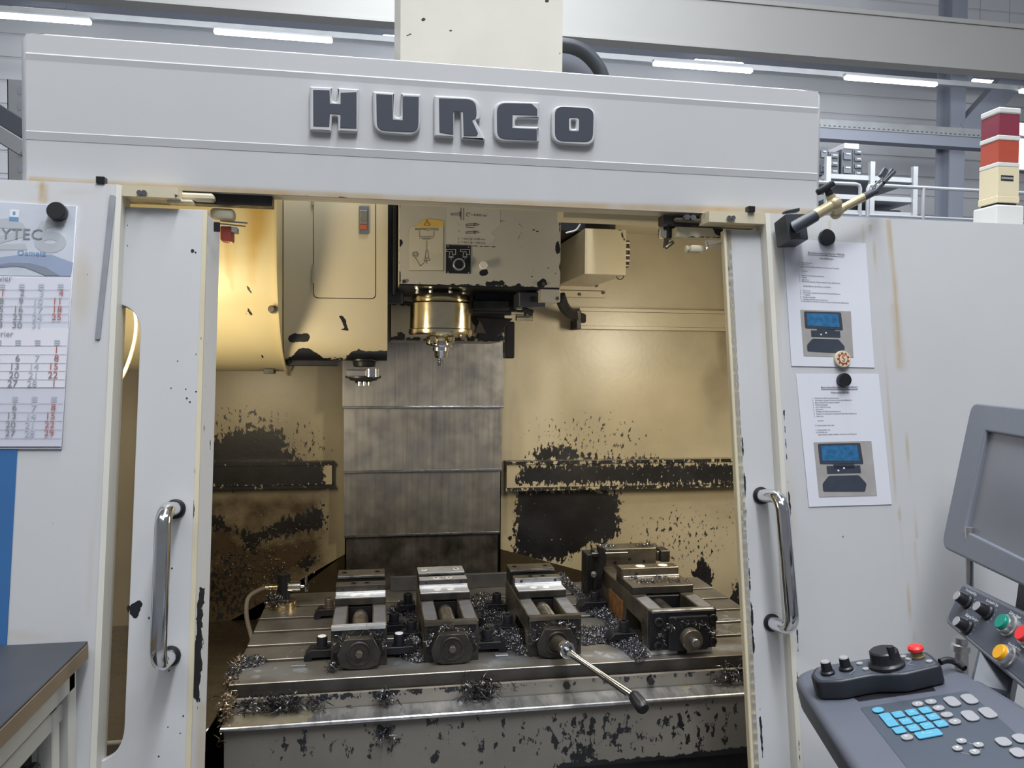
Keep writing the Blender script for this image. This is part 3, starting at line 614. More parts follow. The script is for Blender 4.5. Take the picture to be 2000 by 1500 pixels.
paint(wr_, 'stain', [('e', 1035, 745, 20, 40, .16), ('e', 1220, 715, 60, 16, .10), ('e', 1415, 680, 14, 60, .5), ('e', 1400, 760, 26, 60, .30), ('e', 1340, 690, 60, 40, .10), ('p', [(1000, 940), (1450, 940), (1450, 1010), (1010, 1000)], 30, .22), ('e', 1430, 560, 20, 100, .25), ('e', 1010, 860, 12, 90, .16)])
# dark slanted chute sheets below the wall edges
for s, A, Bp in ((1, (674, 1081), (400, 1255)), (-1, (972, 1078), (1420, 1250))):
    x0 = cxl if s > 0 else cxr; x1 = -.80 if s > 0 else 1.55; z1 = lw.z-.25 if s > 0 else cz-.34
    b = B().hexa([(x0, BW-.002, .70), (x1, BW-.002, .60), (x1, BW+.008, .60), (x0, BW+.008, .70), (x0, BW-.002, cz-.002), (x1, BW-.002, z1), (x1, BW+.008, z1), (x0, BW+.008, cz-.002)])
    b.obj('chute_sheet', m_floor, mc, smooth=False)
# side walls, unseen roof sheets added to keep hall light out
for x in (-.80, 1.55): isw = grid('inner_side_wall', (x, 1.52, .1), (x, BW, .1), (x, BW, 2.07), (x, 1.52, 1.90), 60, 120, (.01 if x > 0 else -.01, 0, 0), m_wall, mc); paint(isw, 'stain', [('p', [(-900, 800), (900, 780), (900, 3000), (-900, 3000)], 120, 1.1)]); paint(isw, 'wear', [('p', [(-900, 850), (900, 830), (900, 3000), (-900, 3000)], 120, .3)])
B().prism([(-.80, 2.0, 2.025), (-.80, BW, 2.07), (-.80, BW, 2.08), (-.80, 2.0, 2.035)], (.96, 0, 0)).obj('roof_light_block', m_cream, mc, smooth=False)
B().prism([(.62, 2.0, 2.025), (.62, BW, 2.07), (.62, BW, 2.08), (.62, 2.0, 2.035)], (.93, 0, 0)).obj('roof_light_block', m_cream, mc, smooth=False)
# rails on the back wall
def rail(px0, px1, py0, py1, dep, name='guard_rail', wear=None, stain=None, lips=True):
    f = BW-dep; a, c = U(px0, py0, Y=f), U(px1, py1, Y=f)
    g_ = grid(name, (a.x, f, c.z), (c.x, f, c.z), (c.x, f, a.z), (a.x, f, a.z), 160, 20, (0, dep-.0005, 0), m_wall, mc)
    if wear: paint(g_, 'wear', wear)
    if stain: paint(g_, 'stain', stain)
    if lips:
        for zz_ in (a.z+.004, c.z-.008):
            l_ = grid('rail_lip', (a.x-.004, f-.006, zz_-.003), (c.x+.004, f-.006, zz_-.003), (c.x+.004, f-.006, zz_+.007), (a.x-.004, f-.006, zz_+.007), 160, 3, (0, dep+.0055, 0), m_wall, g_)
            if wear: paint(l_, 'wear', [('p', [(-200, 800), (1500, 800), (1500, 980), (-200, 980)], 5, .78 if px0 < 900 else .62)])
    return g_
rail(380, 648, 912, 946, .035, wear=[('p', [(300, 905), (632, 903), (638, 950), (300, 955)], 10, .88)])
rail(990, 1500, 908, 943, .035, wear=[('p', [(1020, 905), (1600, 900), (1600, 950), (1000, 950), (1006, 930)], 14, .80)])
rail(1134, 1500, 608, 642, .045)
# hoses and bracket plates right of the head
hs = B()
for k in range(3):
    pts = [U(1098-k*3, 575+k*7, Y=2.45), U(1106-k*2, 600+k*6, Y=2.48), U(1120, 612+k*5, Y=2.52), U(1140, 618+k*4, Y=2.56)]
    hs = B().tube(smoothpath(pts, 3), .010, 10); tag(hs.obj('coolant_hose', m_plblack), None) if False else hs.obj('coolant_hose', m_plblack, mc)
a, c = U(1126, 606, Y=2.52), U(1135, 643, Y=2.52); B().box(a.x, c.x, 2.52, 2.6, c.z, a.z).obj('hose_bracket', m_dark, mc, bevel=.002)
a, c = U(1090, 547, Y=2.58), U(1183, 582, Y=2.58); zb_ = (a.z+c.z)/2-.004
B().box(a.x, c.x, 2.58, 2.6, zb_, a.z+.003).obj('cover_plate', m_wall, mc, bevel=.001)
B().box(a.x, c.x-.0, 2.578, 2.6, c.z, zb_-.002).obj('cover_plate', m_wall, mc, bevel=.001)
for px, py in ((1132, 575), (1178, 572), (1165, 558)):
    q = U(px, py, Y=2.578); B().cyl(q, q+Vector((0, -.006, 0)), .005, n=10).obj('screw', m_black, mc)

B().tube(smoothpath([U(262, 590, Y=1.62), U(268, 640, Y=1.62), U(258, 690, Y=1.62), U(238, 740, Y=1.62), U(210, 775, Y=1.62)], 3), .0035, 8).obj('lamp_cable', mat('cable_beige', (.26, .22, .14), .5), mc)
# junction box
JF = 2.22
a, c = U(1143, 446, Y=JF), U(1222, 537, Y=JF)
jb = thing('junction_box', ((a.x+c.x)/2, JF, c.z), 'worn cream metal junction box on the back wall right of the spindle head', 'box')
g_ = grid('box_face', (a.x, JF, c.z), (c.x, JF, c.z), (c.x, JF, a.z), (a.x, JF, a.z), 30, 30, (0, BW-JF-.002, 0), m_wall, jb)
paint(g_, 'wear', [('l', [(1195, 447), (1213, 448), (1221, 475)], 3, .55), ('l', [(1142, 447), (1215, 447)], 1.2, .38), ('l', [(1143, 450), (1144, 535)], 1.0, .3)])
paint(g_, 'stain', [('l', [(1144, 450), (1144, 535)], 3, .25)])
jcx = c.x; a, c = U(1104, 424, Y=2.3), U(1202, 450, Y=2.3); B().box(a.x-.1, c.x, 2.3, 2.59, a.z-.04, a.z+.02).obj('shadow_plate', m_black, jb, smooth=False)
b = B()
for py in (470, 482, 494, 506, 518):
    q = U(1222, py, Y=JF+.05); b.cyl((c.x-.0, JF+.05, q.z), (q.x+.012, JF+.05, q.z), .007, n=10)
q0 = U(1224, 474, Y=JF+.05); q1 = U(1226, 522, Y=JF+.05)
x_ = U(1221, 490, Y=JF).x
b = B()
for py, rr in ((474, .007), (486, .009), (498, .007), (508, .009), (518, .006)):
    q = U(1223, py, Y=JF+.015); b.cyl((jcx-.001, JF+.015, q.z), (jcx+.014, JF+.015, q.z), rr, n=10)
b.tube([U(1226, 470, Y=JF+.03), U(1228, 495, Y=JF+.03), U(1225, 523, Y=JF+.03)], .0035, 6); b.obj('cable_glands', m_brownsteel, jb)
B().tube(smoothpath([U(1205, 537, Y=JF+.05), U(1204, 543, Y=JF+.05), U(1212, 547, Y=JF+.05), U(1219, 541, Y=JF+.05), U(1219, 525, Y=JF+.05)], 3), .0015, 6).obj('thin_cable', m_plblack, jb)
B().tube(smoothpath([U(1105, 455, Y=2.15), U(1118, 452, Y=2.15), U(1126, 449, Y=2.15), U(1133, 438, Y=2.15)], 3), .0025, 6).obj('white_cable', m_plgrey, jb)

# ================================================================== COLUMN WAY COVER
wc = thing('column_way_cover', (.165, 2.55, .9), 'tall telescopic grey steel way cover behind the spindle', 'way cover')
lev = [(668-80, 797, 669, 984, 2.540), (797, 921, 671.5, 980.5, 2.552), (919, 1045, 672, 976.5, 2.564), (1040, 1200, 676, 971.5, 2.576)]
for i, (ya, yb, xa, xb, yy) in enumerate(lev):
    q0, q1 = U(xa, (ya+yb)/2, Y=yy), U(xb, (ya+yb)/2, Y=yy); zt_, zb2 = U(820, ya, Y=yy).z, U(825, yb, Y=yy).z
    g_ = grid('cover_plate', (q0.x, yy, zb2), (q1.x, yy, zb2), (q1.x, yy, zt_), (q0.x, yy, zt_), 60, 30, (0, .009, 0), m_cover, wc)
    B().box(q0.x, q1.x, yy-.004, yy+.004, zb2-.001, zb2+.006).obj('wiper_edge', m_steel, g_, bevel=.001)
    if i: paint(g_, 'stain', [('p', [(600, 700), (1100, 700), (1100, 1300), (600, 1300)], 10, (0, .12, .32, .78)[i]), ('e', 820, 830, 140, 25, .25)])  # lower plates toned darker as a whole, with a dark oval below the top joint
# dark frame behind
B().box(cxl-.02, cxr+.02, 2.612, 2.63, .6, 2.2).obj('column_panel', m_dark, wc, smooth=False)

# ================================================================== LOWER FRONT: trays, apron, ledge
TZ = .969; TF = 1.65; TX0, TX1 = -.286, .984
ap = thing('front_apron', (.35, 1.6, .6), 'dirty beige apron with a shiny wet ledge below the machine table', 'apron')
la, lb = U(448, 1397, Y=1.632), U(448, 1421, Y=1.585)
zA, zB = la.z, lb.z
g_ = grid('ledge', (TX0-.005, 1.585, zB), (1.2, 1.585, zB), (1.2, 1.632, zA), (TX0-.005, 1.632, zA), 300, 16, (0, .0, -.006), m_ledge, ap)
paint(g_, 'wear', [('p', [(430, 1380), (640, 1376), (615, 1395), (560, 1425), (430, 1440)], 14, .95), ('e', 1450, 1330, 60, 16, .55), ('e', 1350, 1340, 40, 10, .3)])
B().cyl((TX0-.005, 1.583, zB-.003), (1.2, 1.583, zB-.003), .0045, n=10).obj('ledge_bead', m_ledge, ap)
tb_ = U(448, 1372, Y=TF).z
g_ = grid('upper_strip', (TX0, 1.634, zA-.01), (1.2, 1.634, zA-.01), (1.2, 1.634, tb_+.01), (TX0, 1.634, tb_+.01), 260, 14, (0, .01, 0), m_apron, ap)
paint(g_, 'wear', [('l', [(448, 1378), (640, 1362), (900, 1344)], 8, .5), ('e', 540, 1380, 60, 10, .75), ('e', 1430, 1310, 40, 10, .4), ('l', [(900, 1350), (1470, 1308)], 6, .42)])
zbot = U(1380, 1477, Y=1.59).z
g_ = grid('apron_sheet', (TX0, 1.59, zbot), (1.2, 1.59, zbot), (1.2, 1.59, zB-.004), (TX0, 1.59, zB-.004), 360, 60, (0, .01, 0), m_apron, ap)
paint(g_, 'wear', [('l', [(448, 1424), (1470, 1348)], 5, .55), ('e', 1130, 1470, 40, 22, .62), ('e', 755, 1425, 24, 12, .7), ('e', 850, 1480, 12, 12, .5), ('e', 1200, 1430, 240, 50, .40), ('p', [(500, 1420), (1470, 1345), (1470, 1480), (500, 1500)], 60, .36), ('l', [(1100, 1500), (1300, 1486), (1470, 1466)], 10, .9)])
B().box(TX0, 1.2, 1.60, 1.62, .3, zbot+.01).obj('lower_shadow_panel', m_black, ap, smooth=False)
# bolt heads with chips on the upper strip
for px, py in ((576, 1373), (616, 1372), (1106, 1337), (1270, 1329), (1425, 1316), (748, 1362)):
    q = U(px, py, Y=1.634); B().cyl(q, q+Vector((0, -.008, 0)), .008, n=6).obj('bolt', m_black, ap)
# left tray
fr = U(388, 1436, Y=1.46); zf = fr.z
zback = .80
tr = B().hexa([(-.80, 1.46, zf-.004), (TX0-.012, 1.46, zf-.004), (TX0-.012, BW, zback-.004), (-.80, BW, zback-.004), (-.80, 1.46, zf), (TX0-.012, 1.46, zf), (TX0-.012, BW, zback), (-.80, BW, zback)])
tr.obj('chip_tray', m_floor, mc, smooth=False)
B().tube([(-.80, 1.458, zf-.002), (TX0-.012, 1.458, zf-.002)], .004, 8).obj('tray_bead', m_cream, mc)
B().box(-.80, TX0-.012, 1.465, 1.475, .2, zf-.004).obj('tray_front', m_black, mc, smooth=False)
q0, q1 = U(455, 1245, Z=.87), U(386, 1392, Z=.92)
# deep pan under the table so nothing looks through
B().box(-.80, 1.55, 1.62, BW, .58, .60).obj('coolant_pan', m_floor, mc, smooth=False)
B().hexa([(TX0-.012, 2.2, .62), (1.55, 2.2, .62), (1.55, BW, .62), (TX0-.012, BW, .62), (TX0-.012, 2.2, .64), (1.55, 2.2, .64), (1.55, BW, cz-.34), (TX0-.012, BW, zback-.02)]).obj('rear_slope', m_floor, mc, smooth=False)

# ================================================================== TABLE
mt_ = thing('machine_table', (.35, 1.97, tb_), 'oily steel T slot machine table carrying four vises', 'table')
TB = 2.284
slots = [1.771, 1.866, 1.962, 2.062, 2.160]
yz = [(TF, tb_), (TF, TZ)]
for s_ in slots: yz += [(s_-.009, TZ), (s_-.009, TZ-.018), (s_-.016, TZ-.018), (s_-.016, TZ-.030), (s_+.016, TZ-.030), (s_+.016, TZ-.018), (s_+.009, TZ-.018), (s_+.009, TZ)]
yz += [(TB, TZ), (TB, tb_)]
tbl = B().prism([(TX0, y, z) for y, z in yz], (TX1-TX0, 0, 0)).obj('t_slot_plate', m_table, mt_, bevel=.0012)
g_ = grid('front_face', (TX0, TF-.0008, tb_), (TX1, TF-.0008, tb_), (TX1, TF-.0008, TZ-.0015), (TX0, TF-.0008, TZ-.0015), 8, 2, (0, .0006, 0), m_tabside, mt_)
B().box(TX0+.02, TX1-.02, TF+.03, TB-.03, .62, tb_).obj('saddle', m_dark, mt_, smooth=False)
tw = grid('worn_surface', (TX0+.002, TF+.002, TZ+.0002), (TX1-.002, TF+.002, TZ+.0002), (TX1-.002, slots[0]-.010, TZ+.0002), (TX0+.002, slots[0]-.010, TZ+.0002), 300, 30, (0, 0, -.0001), m_table, mt_)
st_ = [('e', 530, 1312, 60, 12, .55), ('e', 585, 1310, 20, 5, .9), ('e', 800, 1297, 30, 8, .8), ('e', 990, 1290, 40, 9, .8), ('e', 1190, 1280, 50, 7, .7), ('e', 500, 1322, 10, 4, .9), ('e', 960, 1300, 30, 6, .7), ('e', 1430, 1265, 40, 6, .8), ('e', 700, 1325, 200, 4, .25)]
paint(tw, 'stain', st_)
paint(tw, 'wear', [('e', q[1], q[2], q[3]*1.2, q[4]*1.3, q[5]*.62) for q in st_]+[('e', 800, 1300, 700, 40, .14)])
for ya, yb in zip(slots, slots[1:]+[TB-.002+.010]):
    g_ = grid('worn_surface', (TX0+.002, ya+.010, TZ+.0002), (TX1-.002, ya+.010, TZ+.0002), (TX1-.002, yb-.010, TZ+.0002), (TX0+.002, yb-.010, TZ+.0002), 220, 18, (0, 0, -.0001), m_table, mt_)
    paint(g_, 'wear', [('e', 1430, 1220, 50, 40, .42), ('e', 600, 1277, 60, 12, .40), ('e', 800, 1230, 700, 80, .10)])

# ================================================================== SPINDLE HEAD
HF = 1.85
sh = thing('spindle_head', (.165, 1.97, 1.63), 'cream spindle head with safety stickers holding an end mill over the table', 'spindle')
hA, hB = U(780, 553, Y=HF), U(1094, 565, Y=HF)
hzb = U(900, 557, Y=HF).z
fr_ = grid('head_cover', (hA.x, HF, hzb), (hB.x, HF, hzb), (hB.x, HF, 3.1), (hA.x, HF, 3.1), 130, 420, (0, .002, 0), m_head, sh)
paint(fr_, 'wear', [('l', [(780, 557), (860, 558), (930, 557), (1000, 560), (1094, 566)], 3.2, .62), ('e', 965, 556, 24, 9, .75), ('e', 1015, 558, 12, 6, .6), ('e', 1058, 555, 14, 10, .7), ('l', [(781, 400), (781, 550)], 2, .5), ('e', 783, 475, 5, 9, .8),
   ('l', [(1093, 410), (1094, 560)], 2.2, .5), ('e', 1090, 485, 6, 14, .75), ('e', 944, 532, 9, 7, 1.0), ('e', 940, 516, 6, 5, .6), ('l', [(918, 481), (1000, 482), (1030, 484)], 1, .52), ('l', [(1008, 428), (1020, 444)], 1.0, .8), ('l', [(1020, 452), (1012, 466)], 1.0, .8), ('l', [(1036, 447), (1053, 453)], .8, .8), ('l', [(975, 431), (987, 432)], .8, .8), ('l', [(995, 408), (1006, 404)], .9, .9), ('e', 1060, 535, 25, 25, .36), ('l', [(1070, 523), (1088, 536)], .7, .8), ('e', 1040, 540, 3, 3, .7), ('l', [(818, 532), (820, 556)], .6, .7),
   ('e', 827, 38, 4, 3, .9), ('l', [(795, 70), (803, 66)], 1.2, .9), ('e', 880, 60, 3, 2, .7), ('e', 1068, 2, 4, 4, .9), ('e', 1093, 105, 4, 8, .5)])
B().box(hA.x, hB.x, HF+.002, 2.45, hzb+.002, 3.1).obj('head_body', m_head, sh, smooth=False)
B().box(hA.x+.001, hB.x-.001, HF+.004, 2.2, hzb-.004, hzb+.002).obj('head_underside', m_black, sh, smooth=False)
# flap at the lower right corner
a, c = U(1058, 567, Y=HF+.01), U(1094, 590, Y=HF+.01)
B().box(a.x, c.x, HF+.01, HF+.2, c.z, a.z+.006).obj('corner_flap', m_head, sh, bevel=.001)
for px, py in ((789, 550), (1061, 555), (1094-6, 583)):
    q = U(px, py, Y=HF); B().cyl(q, q+Vector((0, -.004, 0)), .0045, n=10).obj('screw', m_brownsteel, sh)
# casting behind the nose
a, c = U(764, 585, Y=2.16), U(985, 667, Y=2.16)
g_ = grid('ram_casting', (a.x, 2.16, c.z), (c.x, 2.16, c.z), (c.x, 2.16, a.z+.12), (a.x, 2.16, a.z+.12), 60, 40, (0, .3, 0), m_head, sh)
paint(g_, 'wear', [('l', [(764, 590), (800, 592)], 6, .7), ('l', [(764, 664), (985, 662)], 7, .62), ('e', 960, 600, 40, 60, 1.1), ('e', 790, 655, 20, 8, .5)])
paint(g_, 'stain', [('p', [(760, 560), (990, 560), (990, 680), (760, 680)], 10, .45)])
a, c = U(757, 398, Y=2.0), U(779, 592, Y=2.0); B().box(a.x, c.x+.012, 2.0, 2.04, c.z, a.z+.1).obj('side_channel', m_bluegrey, sh, bevel=.002)
a, c = U(768, 398, Y=1.96), U(774, 575, Y=1.96); B().box(a.x, c.x, 1.96, 2.0, c.z, a.z+.1).obj('side_channel', m_black, sh, bevel=.002)
# nose
nc = U(861, 600, Y=1.97); nx_ = nc.x; zn0, zn1 = U(861, 572, Y=1.90).z, U(861, 656, Y=1.90).z
zf_ = U(861, 642, Y=1.9).z
B().lathe((nx_, 1.97, zn0), (0, 0, -1), [(0, .069), (.006, .072), (.014, .072), (.016, .070), (.020, .0735), (.022, .0755), (zn0-zf_-.002, .0765)], 48).obj('spindle_nose', m_brass, sh)
B().lathe((nx_, 1.97, zf_), (0, 0, -1), [(0, .079), (.010, .0795), (.014, .077), (.016, .05), (.018, .045)], 48).obj('nose_flange', m_brass, sh)
bt = B()
for k in range(8):
    an = k*math.pi/4+.3; B().cyl((nx_+.062*math.cos(an), 1.97+.062*math.sin(an), zn0+.006), (nx_+.062*math.cos(an), 1.97+.062*math.sin(an), zn0-.001), .005, n=6).obj('ring_bolt', m_chrome, sh)
B().lathe((nx_, 1.97, zf_-.016), (0, 0, -1), [(0, .034), (.006, .036), (.012, .033), (.014, .026)], 32).obj('drive_ring', m_brass, sh)
for k in (-1, 1): B().box(nx_+k*.022-.007, nx_+k*.022+.007, 1.925, 1.945, zf_-.034, zf_-.018).obj('drive_key', m_brass, sh, bevel=.001)
for px, py in ((838, 664), (852, 663), (880, 660), (900, 652), (915, 650)):
    q = U(px, py, Y=1.93); B().cyl(q, q+Vector((-.004, -.006, -.010)), .0045, n=8).obj('coolant_nozzle', m_brass, sh)
th_z = zf_-.028
B().lathe((nx_, 1.97, th_z), (0, 0, -1), [(0, .029), (.005, .030), (.007, .026), (.009, .026), (.011, .029), (.014, .028), (.016, .0195), (.024, .0195), (.026, .018), (.036, .0175), (.042, .014), (.043, .008)], 32).obj('tool_holder', m_chrome, sh)
# end mill with helical flutes
zt0 = th_z-.042; z1 = U(858, 714, Y=1.97).z; b = B(); nlev = 24
for j in range(nlev):
    zz_ = zt0-(zt0-z1)*j/(nlev-1)
    for i in range(16):
        a_ = 2*math.pi*i/16; r_ = .0062+.0013*math.cos(4*(a_-j*.22)); b.v.append((nx_+r_*math.cos(a_), 1.97+r_*math.sin(a_), zz_))
for j in range(nlev-1):
    for i in range(16): b.f.append((j*16+i, j*16+(i+1) % 16, (j+1)*16+(i+1) % 16, (j+1)*16+i))
b.f.append(tuple(range((nlev-1)*16, nlev*16))); b.obj('end_mill', m_steel, sh)
# side block, black bracket and fittings right of the nose
a, c = U(925, 572, Y=2.0), U(1010, 612, Y=2.0); B().box(a.x, c.x, 2.0, 2.1, c.z, a.z+.02).obj('side_block', m_black, sh, bevel=.003)
a, c = U(923, 585, Y=1.97), U(995, 606, Y=1.97); B().box(a.x, c.x, 1.97, 2.0, c.z, a.z).obj('side_block', m_dark, sh, bevel=.003)
a, c = U(1014, 570, Y=1.90), U(1066, 600, Y=1.90); g_ = B().box(a.x, c.x, 1.90, 1.98, c.z, a.z).obj('valve_block', m_bluegrey, sh, bevel=.002)
q = U(1040, 585, Y=1.90); B().lathe(q+Vector((0, .001, 0)), (0, -1, 0), [(0, .007), (.004, .007), (.005, .004)], 16).obj('plug', m_black, g_)
for (x0, y0, x1, y1, r_, m) in ((998, 610, 1022, 611, .007, m_brass), (1020, 606, 1040, 612, .009, m_dark), (1008, 621, 1040, 621, .008, m_brass), (1030, 612, 1030, 622, .006, m_steel)):
    B().cyl(U(x0, y0, Y=1.93), U(x1, y1, Y=1.93), r_, n=10).obj('pipe_fitting', m, sh)
b = B().prism([U(x, y, Y=2.12) for x, y in ((925, 618), (1003, 622), (992, 632), (975, 655), (952, 668), (930, 660), (940, 640))], (0, .05, 0)); b.obj('cast_bracket', m_black, sh, bevel=.003)
b = B().prism([U(x, y, Y=2.10) for x, y in ((936, 624), (950, 652), (926, 650))], (0, .02, 0)); b.obj('triangle_gusset', m_brownsteel, sh, bevel=.002)
a, c = U(988, 628, Y=2.2), U(1005, 700, Y=2.2); B().box(a.x, c.x, 2.2, 2.25, c.z, a.z).obj('hanging_bar', m_black, sh, bevel=.003)
a, c = U(985, 668, Y=2.22), U(990, 690, Y=2.22); B().box(a.x, c.x, 2.22, 2.25, c.z, a.z).obj('hanging_bar', m_dark, sh, bevel=.002)
# stickers
def HP(px, py, o=.0006): return U(px, py, Y=HF-o)
def flat(name, pts, m, par, t=.0004, o=.0006): return plate(name, [[HP(x, y, o) for x, y in pts]], (0, -1, 0), t, m, par, bevel=.00005, res=0, smooth=False)
m_stk = mat('sticker_cream', (.60, .57, .46), .4, mottle=.03); m_stk2 = mat('sticker_white_film', (.56, .55, .50), .35, mottle=.03); m_warn = mat('warning_yellow', (.72, .50, .12), .45, mottle=.05)
s1 = flat('sticker', [(801, 447), (805, 443), (866, 443), (866, 530), (799, 530), (799, 463)], m_stk, sh)
flat('warning_field', [(812, 443), (826, 430), (838, 427), (866, 431), (866, 443)], m_warn, s1, o=.001)
def lines(name, segs, m, par, w=.0009, o=.0013, fn=HP):
    b = B()
    for sg in segs:
        for (x0, y0), (x1, y1) in zip(sg[:-1], sg[1:]):
            p, q = fn(x0, y0, o), fn(x1, y1, o)
            if (q-p).length > 1e-6: b.beam(p, q, w, .0003, upv=(0, 1, 0))
    return b.obj(name, m, par, smooth=False)
def circ(cx, cy, r, n=14): return [(cx+r*math.cos(2*math.pi*i/n), cy+r*math.sin(2*math.pi*i/n)) for i in range(n+1)]
lines('pictogram', [[(828, 440), (834, 429), (840, 440), (828, 440)], [(834, 433), (834, 437)],
  [(811, 446), (855, 446), (855, 450), (846, 448), (838, 450), (826, 448), (811, 449), (811, 446)], [(819, 450), (819, 462), (847, 462), (847, 450)], [(819, 465), (847, 465)], [(825, 467), (841, 467)], [(833, 470), (833, 488)],
  [(832, 489), (830, 504), (837, 504), (835, 489), (832, 489)], [(828, 506), (839, 506), (839, 509), (828, 509), (828, 506)], [(833, 509), (833, 515)], circ(811, 497, 5.5), circ(811, 497, 3), [(811, 503), (821, 520), (833, 508)], [(799, 529), (866, 529), (866, 443)]], m_ink, s1, w=.0007)
s2 = flat('sticker', [(872, 404), (974, 406), (977, 412), (977, 441), (969, 446), (960, 455), (969, 462), (966, 468), (957, 476), (872, 476)], m_stk2, sh)
lines('pictogram', [[(881, 417), (897, 416)], [(881, 420), (897, 420)], [(881, 417), (881, 420)], [(898, 413), (898, 423)], [(900, 406), (900, 430)], [(905, 406), (905, 430)], [(899, 413), (899, 424)], circ(914, 419, 3.4)[3:],
  [(910, 438), (928, 437), (928, 440), (910, 441), (910, 438)], [(926, 435), (926, 442)], [(928, 436), (936, 439), (928, 441)], [(910, 444), (926, 445)], [(910, 453), (928, 452), (928, 455), (910, 456), (910, 453)], [(926, 450), (926, 457)], [(928, 451), (936, 454), (928, 456)]], m_ink, s2, w=.0009)
X_ = Vector((1, 0, 0)); Z_ = Vector((0, 0, 1))
text('print', [('> 8.800 min', HP(920, 422, .0015), X_, Z_, .0078, 'LEFT'), ('-1', HP(950, 418, .0015), X_, Z_, .004, 'LEFT'), ('1.', HP(895, 440, .0015), X_, Z_, .006, 'LEFT'), ('2.', HP(895, 453, .0015), X_, Z_, .006, 'LEFT'),
   ('3.  < G6.3 @ 10,000 min', HP(894, 467.5, .0015), X_, Z_, .0064, 'LEFT'), ('4.  < G2.5 @ 11,000 min', HP(894, 474.5, .0015), X_, Z_, .0064, 'LEFT')], m_ink, s2)
# clamp button plate
a, c = HP(871, 478, 0), HP(919, 535, 0)
bp_ = B().box(a.x, c.x, HF-.002, HF, c.z, a.z).obj('switch_plate', m_plblack, sh, bevel=.0005)
q = HP(896, 517, .002)
B().lathe(q, (0, -1, 0), [(0, .0145), (.008, .0145), (.010, .013), (.010, .0105), (.006, .0105)], 28).obj('button_ring', m_alum, bp_)
B().lathe(q, (0, -1, 0), [(0, .0104), (.007, .0104), (.009, .008)], 24).obj('push_button', m_plblack, bp_)
for px, py in ((875, 481), (915, 483), (875, 532), (915, 533)): qq = HP(px, py, .002); B().cyl(qq, qq+Vector((0, -.001, 0)), .0018, n=8).obj('screw', m_alum, bp_)
def tool_icon(cx, cy): return [[(cx-9, cy-4), (cx-9, cy-8), (cx+9, cy-8), (cx+9, cy+2), (cx+4, cy+2)], [(cx-9, cy-4), (cx-4, cy-4)], [(cx-2, cy-4), (cx+2, cy-4), (cx+4, cy+6), (cx-4, cy+6), (cx-2, cy-4)], [(cx-5, cy+8), (cx+5, cy+8)], [(cx, cy+8), (cx, cy+13)]]
lines('icons', tool_icon(881, 495)+tool_icon(908, 495), m_whiteink, bp_, w=.0008, o=.0026)
q = HP(943, 519, 0); B().lathe(q, (0, -1, 0), [(0, .009), (.008, .009), (.012, .0095), (.014, .008)], 20).obj('white_knob', mat('white_knob_plastic', (.85, .84, .78), .4), sh)

# ================================================================== TOOL CHANGER
tc_ = thing('tool_changer', (-.05, 2.05, 1.62), 'cream tool changer cover with drum guard left of the spindle head', 'tool changer')
dxr = U(540, 470, Y=1.85).x; zb_d = U(480, 725, Y=2.12).z; R_ = .285; dc = (2.13, zb_d+R_)
b = []; nA = 60; prof = []
for k in range(nA+1):
    a_ = math.radians(185+k*(350-185)/nA)    # drum outline from the front over the bottom to the back
    prof.append((dc[0]+R_*math.cos(a_), dc[1]+R_*math.sin(a_)))
prof = [(dc[0]-R_, 2.06), (dc[0]-R_, dc[1])]+prof[1:]+[(dc[0]+R_*.98, 2.06)]
m_ = len(prof); xs = np.linspace(-.70, dxr, 60); me_v = []; 
pp = []
for (y0, z0), (y1, z1) in zip(prof[:-1], prof[1:]):
    k = max(1, int(math.hypot(y1-y0, z1-z0)/.012)); pp += [(y0+(y1-y0)*i/k, z0+(z1-z0)*i/k) for i in range(k)]
pp.append(prof[-1]); b = B(); nP = len(pp)
for x in xs: b.v += [(x, y, z) for y, z in pp]
for i in range(len(xs)-1):
    for j in range(nP-1): b.f.append((i*nP+j, (i+1)*nP+j, (i+1)*nP+j+1, i*nP+j+1))
b.f.append(tuple((len(xs)-1)*nP+j for j in range(nP)))
dr = b.obj('drum_guard', m_drum, tc_, ang=50)
paint(dr, 'stain', [('p', [(478, 380), (525, 380), (520, 455), (510, 480), (497, 510), (492, 550), (488, 512), (484, 480), (482, 430)], 12, .85), ('l', [(442, 470), (444, 540)], 4, .6), ('l', [(455, 470), (452, 560)], 4, .45), ('e', 500, 385, 50, 14, .5), ('e', 480, 590, 40, 20, .12)])
paint(dr, 'wear', [('l', [(440, 569), (496, 558)], .9, .65), ('l', [(482, 573), (513, 566)], 1.0, .72), ('l', [(504, 575), (538, 574)], 1.0, .68), ('e', 480, 610, 28, 10, .36), ('e', 484, 607, 3, 6, .6), ('l', [(540, 570), (556, 722)], 1.0, .42), ('e', 512, 700, 3, 14, .45)])
# folded seam flange
pf = [(y, z) for y, z in pp if z > .0]
fl = B()
def offp(k): return (dc[0]+(pp[k][0]-dc[0])*(1+.012/R_), dc[1]+(pp[k][1]-dc[1])*(1+.012/R_))
kk = [k for k in range(nP)]
for k in kk:
    y, z = pp[k]; oy, oz = (y-.012, z) if z > dc[1] else offp(k)
    fl.v += [(dxr-.003, oy, oz), (dxr+.002, oy, oz), (dxr-.003, y+.0, z), (dxr+.002, y, z)]
for i in range(nP-1):
    o_ = i*4
    for q in ((0, 1, 5, 4), (1, 3, 7, 5), (2, 0, 4, 6)): fl.f.append(tuple(o_+t for t in q))
fl.obj('seam_flange', m_drum, tc_)
for px, py in ((525, 464), (531, 604)):
    q = U(px, py, Y=1.86); y_ = 1.86
    B().lathe(q, (0, -1, 0), [(-.03, .009), (.001, .009), (.003, .006), (.010, .006)], 12).obj('bolt', m_brownsteel, tc_)
